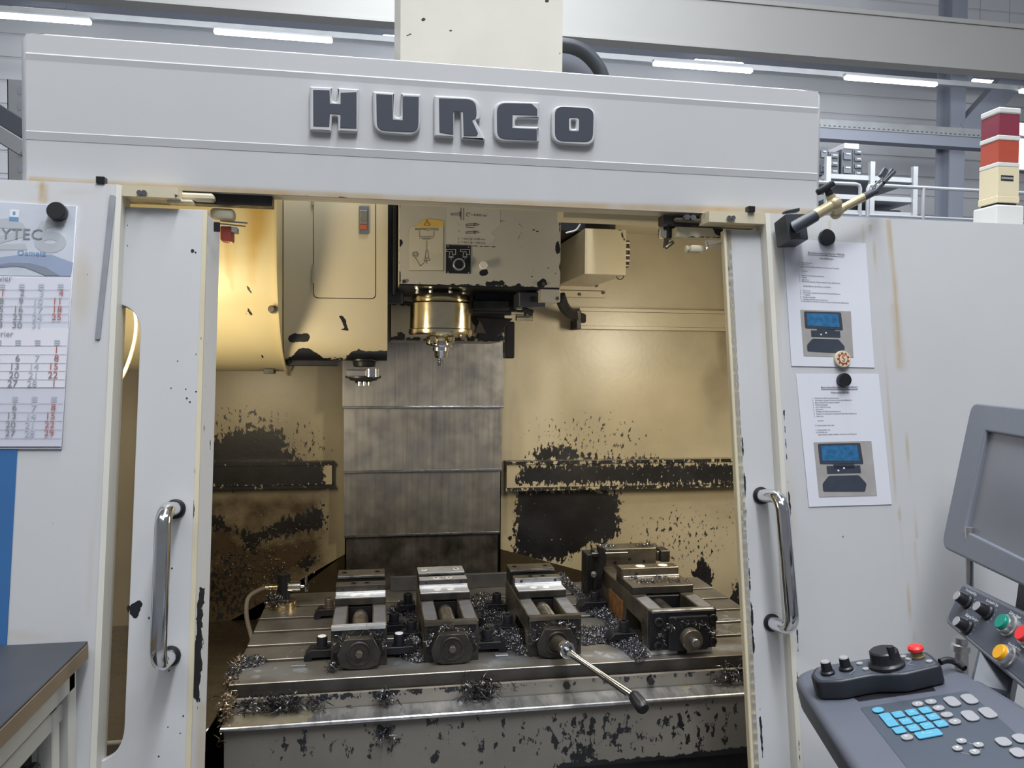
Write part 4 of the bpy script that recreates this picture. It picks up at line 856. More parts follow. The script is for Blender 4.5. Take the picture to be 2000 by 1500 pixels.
a, c = U(517, 720, Y=2.08), U(537, 730, Y=2.08); B().box(a.x, c.x, 2.06, 2.1, c.z, a.z).obj('drain_clip', m_dark, tc_, bevel=.001)
# cover with hatch
AF = 1.97
ax0 = dxr+.002; ax1 = U(757, 560, Y=AF).x; zb_a = U(660, 704, Y=AF+.05).z; ztA = 2.06; rb = .05
pr = [(AF, ztA)]+[(AF, ztA-(ztA-zb_a-rb)*i/60) for i in range(1, 61)]+[(AF+rb-rb*math.cos(t), zb_a+rb-rb*math.sin(t)) for t in [math.pi/2*i/10 for i in range(1, 11)]]+[(2.3, zb_a)]
b = B(); xs = np.linspace(ax0, ax1, 50); nP = len(pr)
for x in xs: b.v += [(x, y, z) for y, z in pr]
for i in range(len(xs)-1):
    for j in range(nP-1): b.f.append((i*nP+j, (i+1)*nP+j, (i+1)*nP+j+1, i*nP+j+1))
n0 = len(b.v); b.v += [(ax0, 2.3, ztA), (ax1, 2.3, ztA)]
b.f.append(tuple(range(nP))+(n0,)); b.f.append(tuple((len(xs)-1)*nP+j for j in range(nP))+(n0+1,))
cv = b.obj('cover', mat('changer_cover_paint', (.58, .52, .38), .42, mottle=.04, chip=BLK, cscale=60, camp=1.3, stain=(.45, .34, .15)), tc_, ang=50)
paint(cv, 'wear', [('p', [(562, 660), (572, 652), (590, 652), (602, 650), (606, 660), (600, 668), (566, 668)], 3, 1.1), ('p', [(661, 616), (672, 618), (677, 628), (670, 631)], 2.5, 1.1), ('e', 673, 635, 3, 3, 1.1), ('p', [(657, 643), (678, 638), (681, 645)], 2, 1.1),
   ('p', [(557, 706), (575, 694), (582, 681), (603, 679), (622, 692), (640, 704), (640, 730), (557, 730)], 4, 1.1), ('p', [(672, 703), (686, 688), (700, 683), (725, 686), (760, 684), (760, 730), (672, 730)], 4, 1.1), ('l', [(550, 700), (760, 704)], 5, .55), ('l', [(548, 640), (556, 700)], 2.5, .5), ('e', 640, 690, 60, 6, .3)])
paint(cv, 'stain', [('p', [(548, 660), (757, 668), (757, 710), (548, 710)], 20, .3)])
hp = rpoly([U(612, 380, Y=AF-.001), U(733, 380, Y=AF-.001), U(733, 583, Y=AF-.001), U(613, 581, Y=AF-.001)], [0, 0, .012, .012])
hch = plate('hatch', [hp], (0, -1, 0), .002, MATS['changer_cover_paint'], tc_, bevel=.0006)
gp = rpoly([U(611, 380, Y=AF-.0004), U(734.4, 380, Y=AF-.0004), U(734.4, 584.5, Y=AF-.0004), U(611.6, 582.5, Y=AF-.0004)], [0, 0, .013, .013])
plate('hatch_gap', [gp], (0, -1, 0), .001, m_black, tc_, bevel=.0001)
for pa, pb in ((380, 401), (518, 553)):
    B().cyl(U(611, pa, Y=AF-.004), U(611, pb, Y=AF-.004), .003, n=10).obj('hinge', m_alum, hch)
a, c = U(701, 402, Y=AF-.003), U(720, 458, Y=AF-.003)
lt = B().box(a.x, c.x, AF-.006, AF-.002, c.z, a.z).obj('latch', m_console, hch, bevel=.0015)
a, c = U(703, 411, Y=AF-.006), U(717, 437, Y=AF-.006); B().box(a.x, c.x, AF-.009, AF-.006, c.z, a.z).obj('latch_lever', m_alum, lt, bevel=.001)
a, c = U(703, 438, Y=AF-.006), U(717, 448, Y=AF-.006); B().box(a.x, c.x, AF-.008, AF-.006, c.z, a.z).obj('latch_tab', mat('orange_red', (.45, .12, .06), .4), lt, bevel=.001)
# gripper arm under the cover
ac = U(712, 733, Y=2.04); gx = ac.x
B().lathe((gx, 2.04, zb_a+.004), (0, 0, -1), [(0, .042), (.004, .042), (.006, .030), (.018, .028), (.020, .024)], 28).obj('arm_shaft', m_black, tc_)
zA_ = U(712, 722, Y=2.0).z; zB_ = U(712, 738, Y=2.0).z
xg0, xg1 = U(676, 730, Y=2.0).x, U(716, 730, Y=2.0).x
B().box(xg0, xg1, 2.0, 2.07, zB_+.002, zA_).obj('gripper_arm', m_alum, tc_, bevel=.003)
B().cyl((xg1+.012, 2.01, zB_+.003), (xg1+.012, 2.01, zA_+.002), .018, n=20).obj('gripper_pad', m_chrome, tc_)
B().lathe((gx-.003, 2.04, zB_+.004), (0, 0, -1), [(0, .045), (.005, .045), (.007, .036), (.011, .034), (.013, .022), (.018, .02)], 28).obj('arm_disc', m_dark, tc_)
for dx in (-.012, .0, .012): B().cyl((gx+dx, 2.015, zB_-.010), (gx+dx, 2.015, zB_-.020), .005, n=10).obj('bolt', m_chrome, tc_)
a, c = U(560, 702, Y=2.02), U(660, 712, Y=2.02); B().box(a.x, c.x, 2.02, 2.2, c.z-.004, a.z).obj('bottom_frame', m_black, tc_, bevel=.002)

# black air hose arching behind the header, right of the head
b = B().tube(smoothpath([U(1088, 87, Y=2.15), U(1125, 92, Y=2.15), U(1150, 108, Y=2.15), U(1172, 135, Y=2.15), U(1180, 160, Y=2.15)], 3), .020, 12)
b.obj('cable_hose', m_bluegrey, sh)
b = B().prism([U(x, y, Y=2.2) for x, y in ((1090, 95), (1130, 100), (1152, 122), (1165, 160), (1100, 160))], (0, .02, 0)); b.obj('hose_bracket', m_beam, sh, smooth=False)

# ================================================================== VISES
m_vise = mat('vise_body_steel', (.068, .064, .060), .36, .7, mottle=.45, mscale=16, bump=.12, bscale=120)
m_visebr = mat('vise_brownish_steel', (.16, .14, .11), .33, .75, mottle=.35, mscale=16)
m_patch = mat('worn_slide_patch', (.27, .28, .31), .38, .6, mottle=.15, mscale=20)
m_rust = mat('rusty_orange_plate', (.20, .095, .03), .6, mottle=.5, mscale=60)
m_glint = mat('white_painted_glint', (.95, .95, .97), .45, .2, mottle=.05)  # near white colour stands in for light mirrored on the tops
m_stepcol = [m_bright, m_bright, m_bright]
def vise(x0, w, yf, ys, y1, y2, yfj0, yfj1, zj, label, bright_top, patch=True, flag=''):
    """x0 left side, yf front, ys step front, y1..y2 jaw block, fixed jaw yfj0..yfj1, zj jaw top"""
    x1 = x0+w; zb_ = 1.058; t = thing('machine_vise', (x0+w/2, yf, TZ), label, 'vise', None)
    bw = w*.27
    # body: base, two beams, rear foot
    for xa, xb in ((x0, x0+bw), (x1-bw, x1)):
        bm_ = B().prism([(xa, yf+.012, TZ), (xa, yf+.03, TZ), (xa, yf+.05, zb_-.045), (xa, ys+.02, zb_-.045), (xa, ys+.05, TZ), (xa, yfj1, TZ), (xa, yfj1, zb_), (xa, yf+.012, zb_)], (xb-xa, 0, 0)).obj('slide_beam', m_visebr, t, bevel=.0012)
        if patch: plate('worn_patch', [rpoly([(xa+.002, yf+.018, zb_+.0003), (xb-.003, yf+.016, zb_+.0003), (xb-.002, ys-.006, zb_+.0003), (xa+.003, ys-.012, zb_+.0003)], .006, 3)], (0, 0, 1), .0005, m_patch, bm_, bevel=.0001, res=0)
    B().box(x0+bw, x1-bw, yf+.03, yfj1, TZ, TZ+.018).obj('base_web', m_black, t, smooth=False)
    B().box(x0+bw, x1-bw, ys+.004, ys+.03, TZ+.018, zb_-.004).obj('nut_block', m_black, t, bevel=.002)
    cx = (x0+x1)/2
    s_ = B().lathe((cx, yf+.012, zb_-.028), (0, 1, 0), [(0, .017), (ys-yf-.010, .017)], 28).obj('spindle_screw', m_brownsteel, t)
    for k in range(10):
        y = yf+.03+k*(ys-yf-.04)/10; B().lathe((cx, y, zb_-.028), (0, 1, 0), [(0, .0172), (.002, .0185), (.004, .0172)], 28).obj('thread_ridge', m_brownsteel, s_)
    # end plate and trapezoid bearing cap
    ep = B().box(x0, x1, yf, yf+.013, TZ, zb_).obj('end_plate', m_vise, t, bevel=.0012)
    B().box(x0, x1-.003, yf-.003, yf+.012, zb_-.009, zb_+.0015).obj('top_bar', m_bright if bright_top else m_visebr, ep, bevel=.002, seg=2)
    for dx, dz in ((.014, .016), (w-.014, .016), (.013, .062), (w-.013, .062)):
        B().lathe((x0+dx, yf-.0005, zb_-dz), (0, -1, 0), [(0, .0085), (.001, .0085), (.0012, .007), (-.004, .007)], 16).obj('counterbore', m_black, ep)
    zc_ = zb_-.052
    pl = [(cx-.030, yf, zb_-.022), (cx+.030, yf, zb_-.022), (cx+.046, yf, zb_-.054), (cx+.040, yf, zb_-.080), (cx+.020, yf, TZ+.002), (cx-.020, yf, TZ+.002), (cx-.040, yf, zb_-.080), (cx-.046, yf, zb_-.054)]
    cp = B().prism(pl, (0, -.021, 0)).obj('bearing_cap', m_vise, t, bevel=.0012)
    B().prism([(cx-.029, yf-.001, zb_-.0218), (cx+.029, yf-.001, zb_-.0218), (cx+.029, yf-.020, zb_-.0218), (cx-.029, yf-.020, zb_-.0218)], (0, 0, .0004)).obj('cap_top', m_visebr, cp, smooth=False)
    B().lathe((cx, yf-.021, zc_), (0, -1, 0), [(0, .0255), (.003, .0255), (.0042, .0235), (.0035, .021), (.0015, .0195), (.0015, .006)], 36).obj('bearing_ring', m_vise if flag != 'ring' else m_brownsteel, cp)
    B().cyl((cx, yf-.021, zc_), (cx, yf-.033, zc_), .0082, n=6).obj('hex_drive', m_brownsteel, cp, bevel=.0008)
    # movable jaw with step
    mj = B().box(x0+.001, x1-.001, ys, y2, zb_, 1.075).obj('movable_jaw', m_vise, t, bevel=.0012)
    tb = m_bright if bright_top != 'none' else m_visebr
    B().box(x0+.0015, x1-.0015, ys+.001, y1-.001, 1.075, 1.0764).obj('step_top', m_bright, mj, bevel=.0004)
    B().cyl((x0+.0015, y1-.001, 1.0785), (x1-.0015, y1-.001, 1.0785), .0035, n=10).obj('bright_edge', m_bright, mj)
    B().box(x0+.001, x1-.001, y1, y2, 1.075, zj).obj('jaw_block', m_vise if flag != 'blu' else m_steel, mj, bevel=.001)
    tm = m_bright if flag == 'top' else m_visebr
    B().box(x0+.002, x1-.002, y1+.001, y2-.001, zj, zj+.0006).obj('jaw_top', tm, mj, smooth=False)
    for fx in (.36, .62): B().lathe((x0+w*fx, (ys+y1)/2, 1.0765), (0, 0, 1), [(0, .0085), (.0006, .0085), (.0008, .0075)], 20).obj('screw_top', m_glint, mj)
    for fx in (.36, .62): B().lathe((x0+w*fx, (y1+y2)/2, zj+.0006), (0, 0, 1), [(0, .0072), (.0005, .0072), (.0006, .0045), (-.001, .0045)], 20).obj('screw_top', m_glint if flag == 'top' else m_black, mj)
    for fx in (.15, .86): B().lathe((x0+w*fx, y1+.0005, (1.08+zj)/2-.001), (0, -1, 0), [(0, .0036), (.0008, .0036), (.001, .0028)], 12).obj('screw_hole', m_black, mj)
    # fixed jaw
    fj = B().box(x0+.002, x1-.002, yfj0, yfj1, zb_, zj+.002).obj('fixed_jaw', m_black, t, bevel=.0012)
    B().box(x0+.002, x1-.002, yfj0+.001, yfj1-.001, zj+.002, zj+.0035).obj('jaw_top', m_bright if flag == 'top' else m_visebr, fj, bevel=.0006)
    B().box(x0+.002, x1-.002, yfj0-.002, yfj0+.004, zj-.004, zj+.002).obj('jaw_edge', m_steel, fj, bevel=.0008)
    for fx in (.15, .83): B().lathe((x0+w*fx, (yfj0+yfj1)/2, zj+.0035), (0, 0, 1), [(0, .0075), (.0005, .0075), (.0006, .0045), (-.001, .0045)], 20).obj('screw_top', m_glint if flag == 'top' else m_black, fj)
    return t
def ylev(px, py, z): return U(px, py, Z=z).y
ys1, y11 = ylev(653, 1184, 1.058), ylev(654, 1162, 1.075)
vise(-.089, .118, 1.708, 1.854, 1.885, 1.917, 1.962, 2.018, 1.096, 'small steel machine vise nearest the left end of the table, beside the brass touch probe', True)
a2 = [ylev(821, 1174, 1.058), ylev(820, 1148, 1.075)]
z2 = U(819, 1134, Y=a2[1]).z
vise(.108, .120, 1.708, a2[0], a2[1], ylev(818, 1127, z2), ylev(816.5, 1120, z2+.003), ylev(815, 1108, z2+.003), z2, 'small steel machine vise with brightly shining jaw tops, second from the left', False, flag='top')
a3 = [ylev(1018, 1169, 1.058), ylev(1011.5, 1144, 1.075)]; z3 = U(1011, 1130, Y=a3[1]).z
v3 = vise(.341, .120, 1.708, a3[0], a3[1], ylev(1007, 1124, z3), ylev(999, 1113, z3+.003), ylev(993.5, 1102, z3+.003), z3, 'small steel machine vise with the ratchet wrench plugged on its screw', False, flag='blu')
# big vise
X0, X1, YF, ZB = .610, .768, 1.672, 1.070
v4 = thing('machine_vise', ((X0+X1)/2, YF, TZ), 'largest steel machine vise with square black end cover at the right end of the table', 'vise')
for xa, xb in ((X0, X0+.036), (X1-.036, X1)):
    bm_ = B().prism([(xa, YF+.014, TZ+.012), (xa, YF+.05, TZ+.012), (xa, YF+.06, ZB-.045), (xa, 1.84, ZB-.045), (xa, 1.85, TZ), (xa, 2.12, TZ), (xa, 2.12, ZB), (xa, YF+.014, ZB)], (xb-xa, 0, 0)).obj('slide_beam', m_visebr, v4, bevel=.0015)
    plate('worn_patch', [rpoly([(xa+.003, YF+.02, ZB+.0003), (xb-.004, YF+.02, ZB+.0003), (xb-.004, 1.785, ZB+.0003), (xa+.003, 1.775, ZB+.0003)], .006, 3)], (0, 0, 1), .0005, m_patch, bm_, bevel=.0001, res=0)
tag(B().box(X0-.0012, X0, 1.865, 1.985, TZ+.006, ZB-.035).obj('rusty_side_plate', m_rust, v4, bevel=.0004), 'rusty orange side plate')
B().box(X0+.002, X1-.008, YF+.004, YF+.05, TZ, TZ+.012).obj('foot', m_white, v4, bevel=.001)
B().box((X0+X1)/2-.012, (X0+X1)/2+.010, YF+.002, YF+.03, TZ+.001, TZ+.011).obj('key_slot', m_black, v4, smooth=False)
B().box(X0+.036, X1-.036, 1.79, 2.12, TZ, TZ+.02).obj('base_web', m_black, v4, smooth=False)
B().box(X0+.036, X1-.036, 1.80, 1.83, TZ+.02, ZB-.003).obj('nut_block', m_black, v4, bevel=.003)
sc4 = B().lathe((X0+.066, YF+.014, ZB-.03), (0, 1, 0), [(0, .019), (.12, .019)], 28).obj('spindle_screw', m_vise, v4)
ep = B().box(X0, X1, YF, YF+.014, TZ+.012, ZB).obj('end_plate', m_black, v4, bevel=.0015)
B().box(X0+.004, X1-.006, YF-.002, YF+.014, ZB-.006, ZB+.002).obj('top_bar', m_steel, ep, bevel=.002)
cvr = plate('bearing_cover', [rpoly([(X0+.040, YF-.012, TZ+.012), (X0+.136, YF-.012, TZ+.012), (X0+.136, YF-.012, ZB-.012), (X0+.040, YF-.012, ZB-.012)], .008, 4)], (0, -1, 0), .012, m_black, v4, bevel=.002)
for dx, dz in ((.019, .024), (.019, .078), (.148, .022), (.148, .074)):
    cb = B().lathe((X0+dx, YF-.001, ZB-dz), (0, -1, 0), [(0, .0105), (.004, .0105), (.006, .0095), (.006, .006), (.002, .006)], 20).obj('cap_bolt', m_dark, ep, ang=25)
q = U(1347, 1246, Y=YF-.014)
rg = B().lathe(q, (0, -1, 0), [(0, .0245), (.012, .0245), (.014, .0235), (.018, .0235), (.019, .0225), (.019, .008)], 36).obj('drive_ring', m_visebr, cvr)
B().cyl(q+Vector((0, -.019, 0)), q+Vector((0, -.036, 0)), .0098, n=6).obj('hex_drive', m_steel, rg, bevel=.001)
mj = B().box(X0+.0, X1-.002, 1.80, 1.925, ZB, 1.089).obj('movable_jaw', m_vise, v4, bevel=.0015)
B().box(X0+.001, X1-.003, 1.802, 1.883, 1.089, 1.0896).obj('step_top', m_visebr, mj, smooth=False)
B().box(X0+.001, X1-.006, 1.885, 1.925, 1.089, 1.111).obj('jaw_block', m_visebr, mj, bevel=.001)
for fx in (.36, .74): B().lathe((X0+.158*fx, 1.905, 1.111), (0, 0, 1), [(0, .012), (.0006, .012), (.0007, .010)], 24).obj('screw_top', m_glint, mj)
B().lathe((X0+.04, 1.8845, 1.097), (0, -1, 0), [(0, .0036), (.0008, .0036)], 12).obj('screw_hole', m_black, mj)
B().cyl((X0+.006, 1.884, 1.091), (X1-.006, 1.884, 1.091), .0018, n=6).obj('bright_edge', m_bright, mj)
fz = U(1183, 1073, Y=2.06).z; fx0, fx1 = U(1183, 1080, Y=2.06).x, U(1282, 1080, Y=2.06).x
fj = B().box(fx0, fx1, 2.06, 2.12, ZB-.01, fz).obj('fixed_jaw', m_visebr, v4, bevel=.0015)
B().box(fx0+.001, fx1-.001, 2.063, 2.118, fz, fz+.0008).obj('jaw_top', m_visebr, fj, smooth=False)
for px, py in ((1201, 1099), (1230, 1092), (1258, 1096)):
    q = U(px, py, Y=2.06); B().lathe(q+Vector((0, .0005, 0)), (0, -1, 0), [(0, .0045), (.0008, .0045), (.001, .0038)], 14).obj('screw_hole', m_black, fj)
a, c = U(1288, 1074, Y=2.06), U(1306, 1096, Y=2.06); B().box(a.x, c.x, 2.05, 2.10, c.z, a.z).obj('side_block', m_vise, fj, bevel=.002)
a, c = U(1283, 1076, Y=2.06), U(1288, 1096, Y=2.06); B().box(a.x, c.x, 2.06, 2.10, c.z, a.z-.002).obj('side_block', m_visebr, fj, bevel=.001)
b = B().prism([U(x, y, Y=2.03) for x, y in ((1168, 1066), (1180, 1070), (1184, 1084), (1174, 1150), (1163, 1152), (1165, 1120), (1172, 1090))], (0, .02, 0)); b.obj('stop_bracket', m_black, v4, bevel=.002)
a, c = U(1143, 1080, Y=2.14), U(1172, 1112, Y=2.14); B().box(a.x, c.x, 2.12, 2.18, TZ, a.z).obj('rear_block', m_dark, v4, bevel=.002)
a, c = U(1157, 1073, Y=2.12), U(1170, 1085, Y=2.12); B().box(a.x, c.x, 2.10, 2.14, c.z, a.z).obj('rear_block', m_vise, v4, bevel=.002)
B().cyl(U(1156, 1081, Y=2.045), U(1226, 1079, Y=2.045), .0018, n=8).obj('stop_rod', m_bright, v4)
q = U(1160, 1121, Y=2.03); B().lathe(q, (-.4, -1, 0), [(0, .008), (.006, .008), (.007, .005), (.014, .005)], 12).obj('stop_bolt', m_steel, v4)
a, c = U(1146, 1112, Y=2.16), U(1158, 1145, Y=2.16); B().box(a.x, c.x, 2.155, 2.16, c.z, a.z).obj('rusty_plate', m_rust, v4, smooth=False)

# flat bar standing at the rear of the table
a, c = U(762, 1128, Y=2.262), U(998, 1118, Y=2.262)
tag(B().box(a.x, c.x, 2.262, 2.274, TZ, (a.z+c.z)/2).obj('flat_bar', mat('bluish_flat_bar', (.20, .205, .22), .35, .8, mottle=.15, mscale=10), bevel=.0015), 'long flat steel bar standing on edge behind the two middle vises', 'bar')

# clamps
def clamp(xw, y, s, label, bolt=True, L=.060, bx=None, white=False, m=m_black, hole=False, tan_=False):
    """xw: vise side it bites, s: direction away from the vise"""
    t = thing('step_clamp', (xw+s*L/2, y, TZ), label, 'clamp', 'black clamps holding the vises down')
    h = .024; w = .040
    pf_ = [(xw, TZ+.008), (xw+s*L*.72, TZ+.008), (xw+s*L*.74, TZ), (xw+s*L, TZ), (xw+s*L, TZ+.011), (xw+s*L*.80, TZ+h), (xw, TZ+h)]
    B().prism([(x, y-w/2, z) for x, z in pf_], (0, w, 0)).obj('clamp_bar', m, t, bevel=.0012)
    B().beam((xw+s*.002, y-w/2-.0002, TZ+h), (xw+s*L*.8, y-w/2-.0002, TZ+h), .0012, .0012).obj('bright_edge', m_steel, t, smooth=False)
    bx = bx if bx is not None else xw+s*L*.38
    if bolt:
        B().lathe((bx, y, TZ+h), (0, 0, 1), [(0, .0155), (.003, .0155), (.003, .012), (.004, .0118), (.022, .0118), (.0245, .0105), (.0245, .0062), (.016, .0062)], 24).obj('socket_bolt', m_brownsteel if tan_ else m_plblack, t)
        if white: B().lathe((bx, y, TZ+h+.0245), (0, 0, 1), [(0, .0095), (.0008, .0090)], 20).obj('bolt_glint', m_glint, t)  # white disc painted as the glint on the bolt head
    if hole or bolt: B().lathe((bx+s*.021, y, TZ+h), (0, 0, 1), [(-.002, .006), (.0006, .0068), (.0004, .005)], 16).obj('slot_hole', m_black, t)
clamp(-.089, 1.772, -1, 'black clamp with a white painted glint on its bolt at the left front of the leftmost vise', white=True)
clamp(-.089, 2.060, -1, 'black clamp with a rusty open bolt at the left rear of the leftmost vise', tan_=True)
clamp(.029, 1.912, 1, 'black clamp with its bolt at the right rear of the leftmost vise', L=.052)
clamp(.029, 1.765, 1, 'black clamp with a white painted glint on its bolt at the right front of the leftmost vise', white=True, L=.072)
clamp(.108, 1.851, -1, 'black clamp at the left side of the second vise, behind the front chip heap', L=.052)
clamp(.108, 2.070, -1, 'clamp half buried in chips at the left rear of the second vise', L=.05)
clamp(.228, 1.940, 1, 'black clamp without visible bolt at the right side of the second vise', bolt=False, hole=True, L=.045)
clamp(.228, 1.765, 1, 'black clamp over a pale shim at the right front of the second vise', L=.070)
clamp(.341, 2.040, -1, 'black clamp with tall bolt at the left rear of the vise with the wrench', L=.055)
clamp(.341, 1.860, -1, 'black clamp with tall bolt at the left middle of the vise with the wrench', L=.058)
clamp(X0, 2.020, -1, 'black clamp with bolt at the left rear of the largest vise', L=.075)
clamp(X0, 1.775, -1, 'black clamp with bolt sunk in chips at the left front of the largest vise', L=.070)
for px, py, w_ in ((979, 1279, .030), (584, 1299, .030)):
    q = U(px, py, Z=TZ+.002); tag(B().box(q.x-w_/2, q.x+w_/2, q.y-.008, q.y+.006, TZ+.0004, TZ+.004).obj('shim', m_patch, bevel=.0005), 'small pale metal shim at the nose of the front clamp '+('right of the second vise' if px > 800 else 'left of the leftmost vise'), 'shim')

# ================================================================== TOUCH PROBE
PX, PY = -.236, 2.155
pb = thing('touch_probe', (PX, PY, TZ), 'black tool touch probe on a brass base at the rear left of the table', 'probe')
B().lathe((PX, PY, TZ), (0, 0, 1), [(0, .034), (.003, .034), (.004, .0325), (.006, .0325), (.007, .034), (.010, .034), (.011, .0315), (.013, .0315), (.014, .033), (.018, .033), (.019, .031)], 40).obj('base_ring', m_brass, pb)
B().lathe((PX, PY, TZ+.018), (0, 0, 1), [(0, .020), (.004, .019), (.006, .0175), (.058, .0165), (.072, .0165), (.073, .0155)], 28).obj('probe_body', m_plblack, pb)
zc1 = U(565, 1146, Y=PY).z
B().lathe((PX+.012, PY, zc1), (1, 0, 0), [(0, .0135), (.031, .0135), (.032, .012), (.033, .005), (.044, .004)], 24).obj('sensor_head', m_chrome, pb)
B().lathe((PX-.012, PY, zc1), (-1, 0, 0), [(0, .008), (.008, .008), (.009, .0065), (.015, .0065), (.016, .008), (.024, .008), (.026, .006), (.034, .006)], 20).obj('cable_gland', m_brass, pb)
xs_ = PX+.058
B().lathe((xs_, PY, zc1-.014), (0, 0, 1), [(0, .005), (.012, .005), (.013, .0028), (.028, .0028), (.029, .0045), (.040, .0045)], 14).obj('stylus', m_chrome, pb)
B().lathe((xs_+.002, PY-.004, zc1-.002), (0, 1, 0), [(0, .008), (.004, .008)], 16).obj('stylus_disc', m_dark, pb)
x_e = PX-.046
cp_ = smoothpath([(x_e, PY, zc1), (x_e-.02, PY-.005, zc1-.006), U(484, 1165, Y=2.13), U(480, 1190, Y=2.11), U(483, 1215, Y=2.08), U(491, 1242, Y=2.04), U(494, 1262, Y=2.02)], 3)
B().tube(cp_, .0058, 10).obj('cable', m_hose, pb)

# ================================================================== RATCHET WRENCH
cx3 = .341+.06; zc3 = 1.058-.052
wr = thing('ratchet_wrench', (cx3, 1.66, zc3), 'chrome ratchet wrench with black grip hanging from the screw of the third vise', 'wrench')
hd3 = U(1108, 1270, Y=1.605)
B().cyl((cx3, 1.688, zc3), hd3+Vector((-.002, .012, .001)), .0155, .0145, n=24).obj('socket', m_brownsteel, wr, bevel=.001)
ax = (hd3-Vector((cx3, 1.676, zc3))).normalized()
B().lathe(hd3-ax*.002, ax, [(-.010, .0145), (0, .0165), (.004, .0170), (.006, .0155), (.006, .0108), (-.006, .0100)], 30).obj('ratchet_head', m_chrome, wr)
e1 = U(1238, 1359, Y=1.44); e2 = U(1258, 1386, Y=1.405); dd = (e2-hd3)
p0 = hd3+(e1-hd3).normalized()*.014
B().tube([p0, p0+(e1-p0)*.1, p0+(e1-p0)*.55, e1], [.0075, .0048, .0048, .0075], 14).obj('shaft', m_chrome, wr)
B().tube([p0+Vector((-.002, 0, -.006)), p0+(e1-p0)*.9+Vector((-.002, 0, -.006))], .0028, 8).obj('shaft_rib', m_dark, wr)
dg_ = (e2-e1).normalized()
B().lathe(e1-dg_*.004, dg_, [(0, .009), (.004, .0115), (.012, .0125), ((e2-e1).length*.8, .0130), ((e2-e1).length, .0128), ((e2-e1).length+.004, .0105)], 24).obj('grip', m_plblack, wr)

# ================================================================== METAL CHIPS (swarf), uncountable
def strands(P0, n, L, wd, h0, seed, flat_=.5):
    """curled slivers around points P0; returns verts, faces"""
    r = np.random.default_rng(seed); V = []; Fc = []; k = len(P0)
    for i in range(n):
        p = P0[i % k]; l = L*(.4+r.random()*.9); seg = 4
        d = r.normal(size=3); d[2] *= flat_; d /= np.linalg.norm(d)+1e-9; nn = r.normal(size=3); nn -= nn@d*d; nn /= np.linalg.norm(nn)+1e-9
        cur = r.uniform(.5, 3.2); w = wd*(.5+r.random()); base = len(V); pt = p.copy()
        sd = np.cross(d, nn)
        for j in range(seg+1):
            a_ = cur*j/seg; dir_ = d*math.cos(a_)+nn*math.sin(a_)
            V += [pt-sd*w, pt+sd*w*(1 if j < seg else .2)]; pt = pt+dir_*l/seg; sd = sd+nn*.25*math.sin(a_)
        for j in range(seg): q = base+2*j; Fc.append((q, q+1, q+3, q+2))
    return V, Fc
def pts_in(poly, n, z=TZ, seed=1, xmin=None, xmax=None):
    r = np.random.default_rng(seed); po = np.array(poly, float); lo, hi = po.min(0), po.max(0); out = []; dep = []
    while len(out) < n:
        c = lo+(hi-lo)*r.random((n*3, 2)); s = sdpoly(c, poly)
        for q, sdd in zip(c, s):
            if sdd > 0 and len(out) < n:
                u = U(q[0], q[1], Z=z)
                if (xmin is None or u.x > xmin) and (xmax is None or u.x < xmax): out.append(np.array(u)); dep.append(sdd)
    return np.array(out), np.array(dep)
def stuffmesh(name, V, Fc, m, label, parent=None, cat='metal chips'):
    me = bpy.data.meshes.new(name); me.from_pydata([tuple(v) for v in V], [], Fc); me.materials.append(m)
    o = bpy.data.objects.new(name, me); link(o, parent); tag(o, label, cat, None, 'stuff'); return o
def heap(poly, n, hgt, label, seed, L=.016, z=TZ, xmin=None, xmax=None, dens=1.0, mm=None):
    P0, dp = pts_in(poly, max(400, n//3), z, seed, xmin, xmax); r = np.random.default_rng(seed)
    hh = np.minimum(1, dp/20.)*hgt; P0[:, 2] = z+.001+hh*(.55+.5*r.random(len(P0)))
    V, Fc = strands(P0, int(n*1.7), L*.62, .00065, hgt, seed)
    V = [v if v[2] > z+.0005 else np.array([v[0], v[1], z+.0005]) for v in V]
    # lumpy bed under the slivers
    base = len(V); r2 = np.random.default_rng(seed+5)
    for i in range(0, len(P0), 2):
        p = P0[i]; s = .004+.006*r2.random(); zz0 = max(z+.0005, p[2]-s*1.2)
        q = len(V); V += [p+[-s, -s, zz0-p[2]], p+[s, -s*.6, zz0-p[2]], p+[s*.7, s, zz0-p[2]], p+[-s, s*.8, zz0-p[2]], p+[0, 0, -.002]]
        Fc += [(q, q+1, q+4), (q+1, q+2, q+4), (q+2, q+3, q+4), (q+3, q, q+4)]
    return stuffmesh('metal_chips', V, Fc, mm or m_chipm, label)
heap([(762, 1190), (800, 1165), (822, 1178), (836, 1225), (815, 1215), (790, 1200), (770, 1205)], 900, .016, 'dark metal chips between the two left vises, rear heap', 21, xmin=.034, xmax=.104)
heap([(775, 1262), (800, 1235), (832, 1240), (836, 1285), (822, 1297), (800, 1290), (778, 1282)], 1100, .022, 'bright metal chips between the two left vises, front heap', 22, xmin=.034, xmax=.104)
heap([(915, 1165), (950, 1158), (975, 1175), (1010, 1200), (1012, 1215), (990, 1222), (960, 1216), (935, 1218), (925, 1190)], 1700, .014, 'metal chips around the rear clamps between the second and third vise', 23, xmin=.232, xmax=.337)
heap([(936, 1215), (960, 1230), (1015, 1228), (1040, 1240), (1052, 1285), (1020, 1280), (990, 1268), (955, 1262), (940, 1252)], 2300, .024, 'bright metal chips in front between the second and third vise', 24, xmin=.232, xmax=.337)
heap([(1118, 1155), (1160, 1160), (1180, 1165), (1215, 1200), (1260, 1215), (1268, 1285), (1245, 1292), (1215, 1268), (1180, 1255), (1138, 1262), (1136, 1225), (1190, 1228), (1180, 1212), (1145, 1195)], 4200, .016, 'large field of metal chips between the third and the largest vise', 25, xmin=.465, xmax=X0-.003)
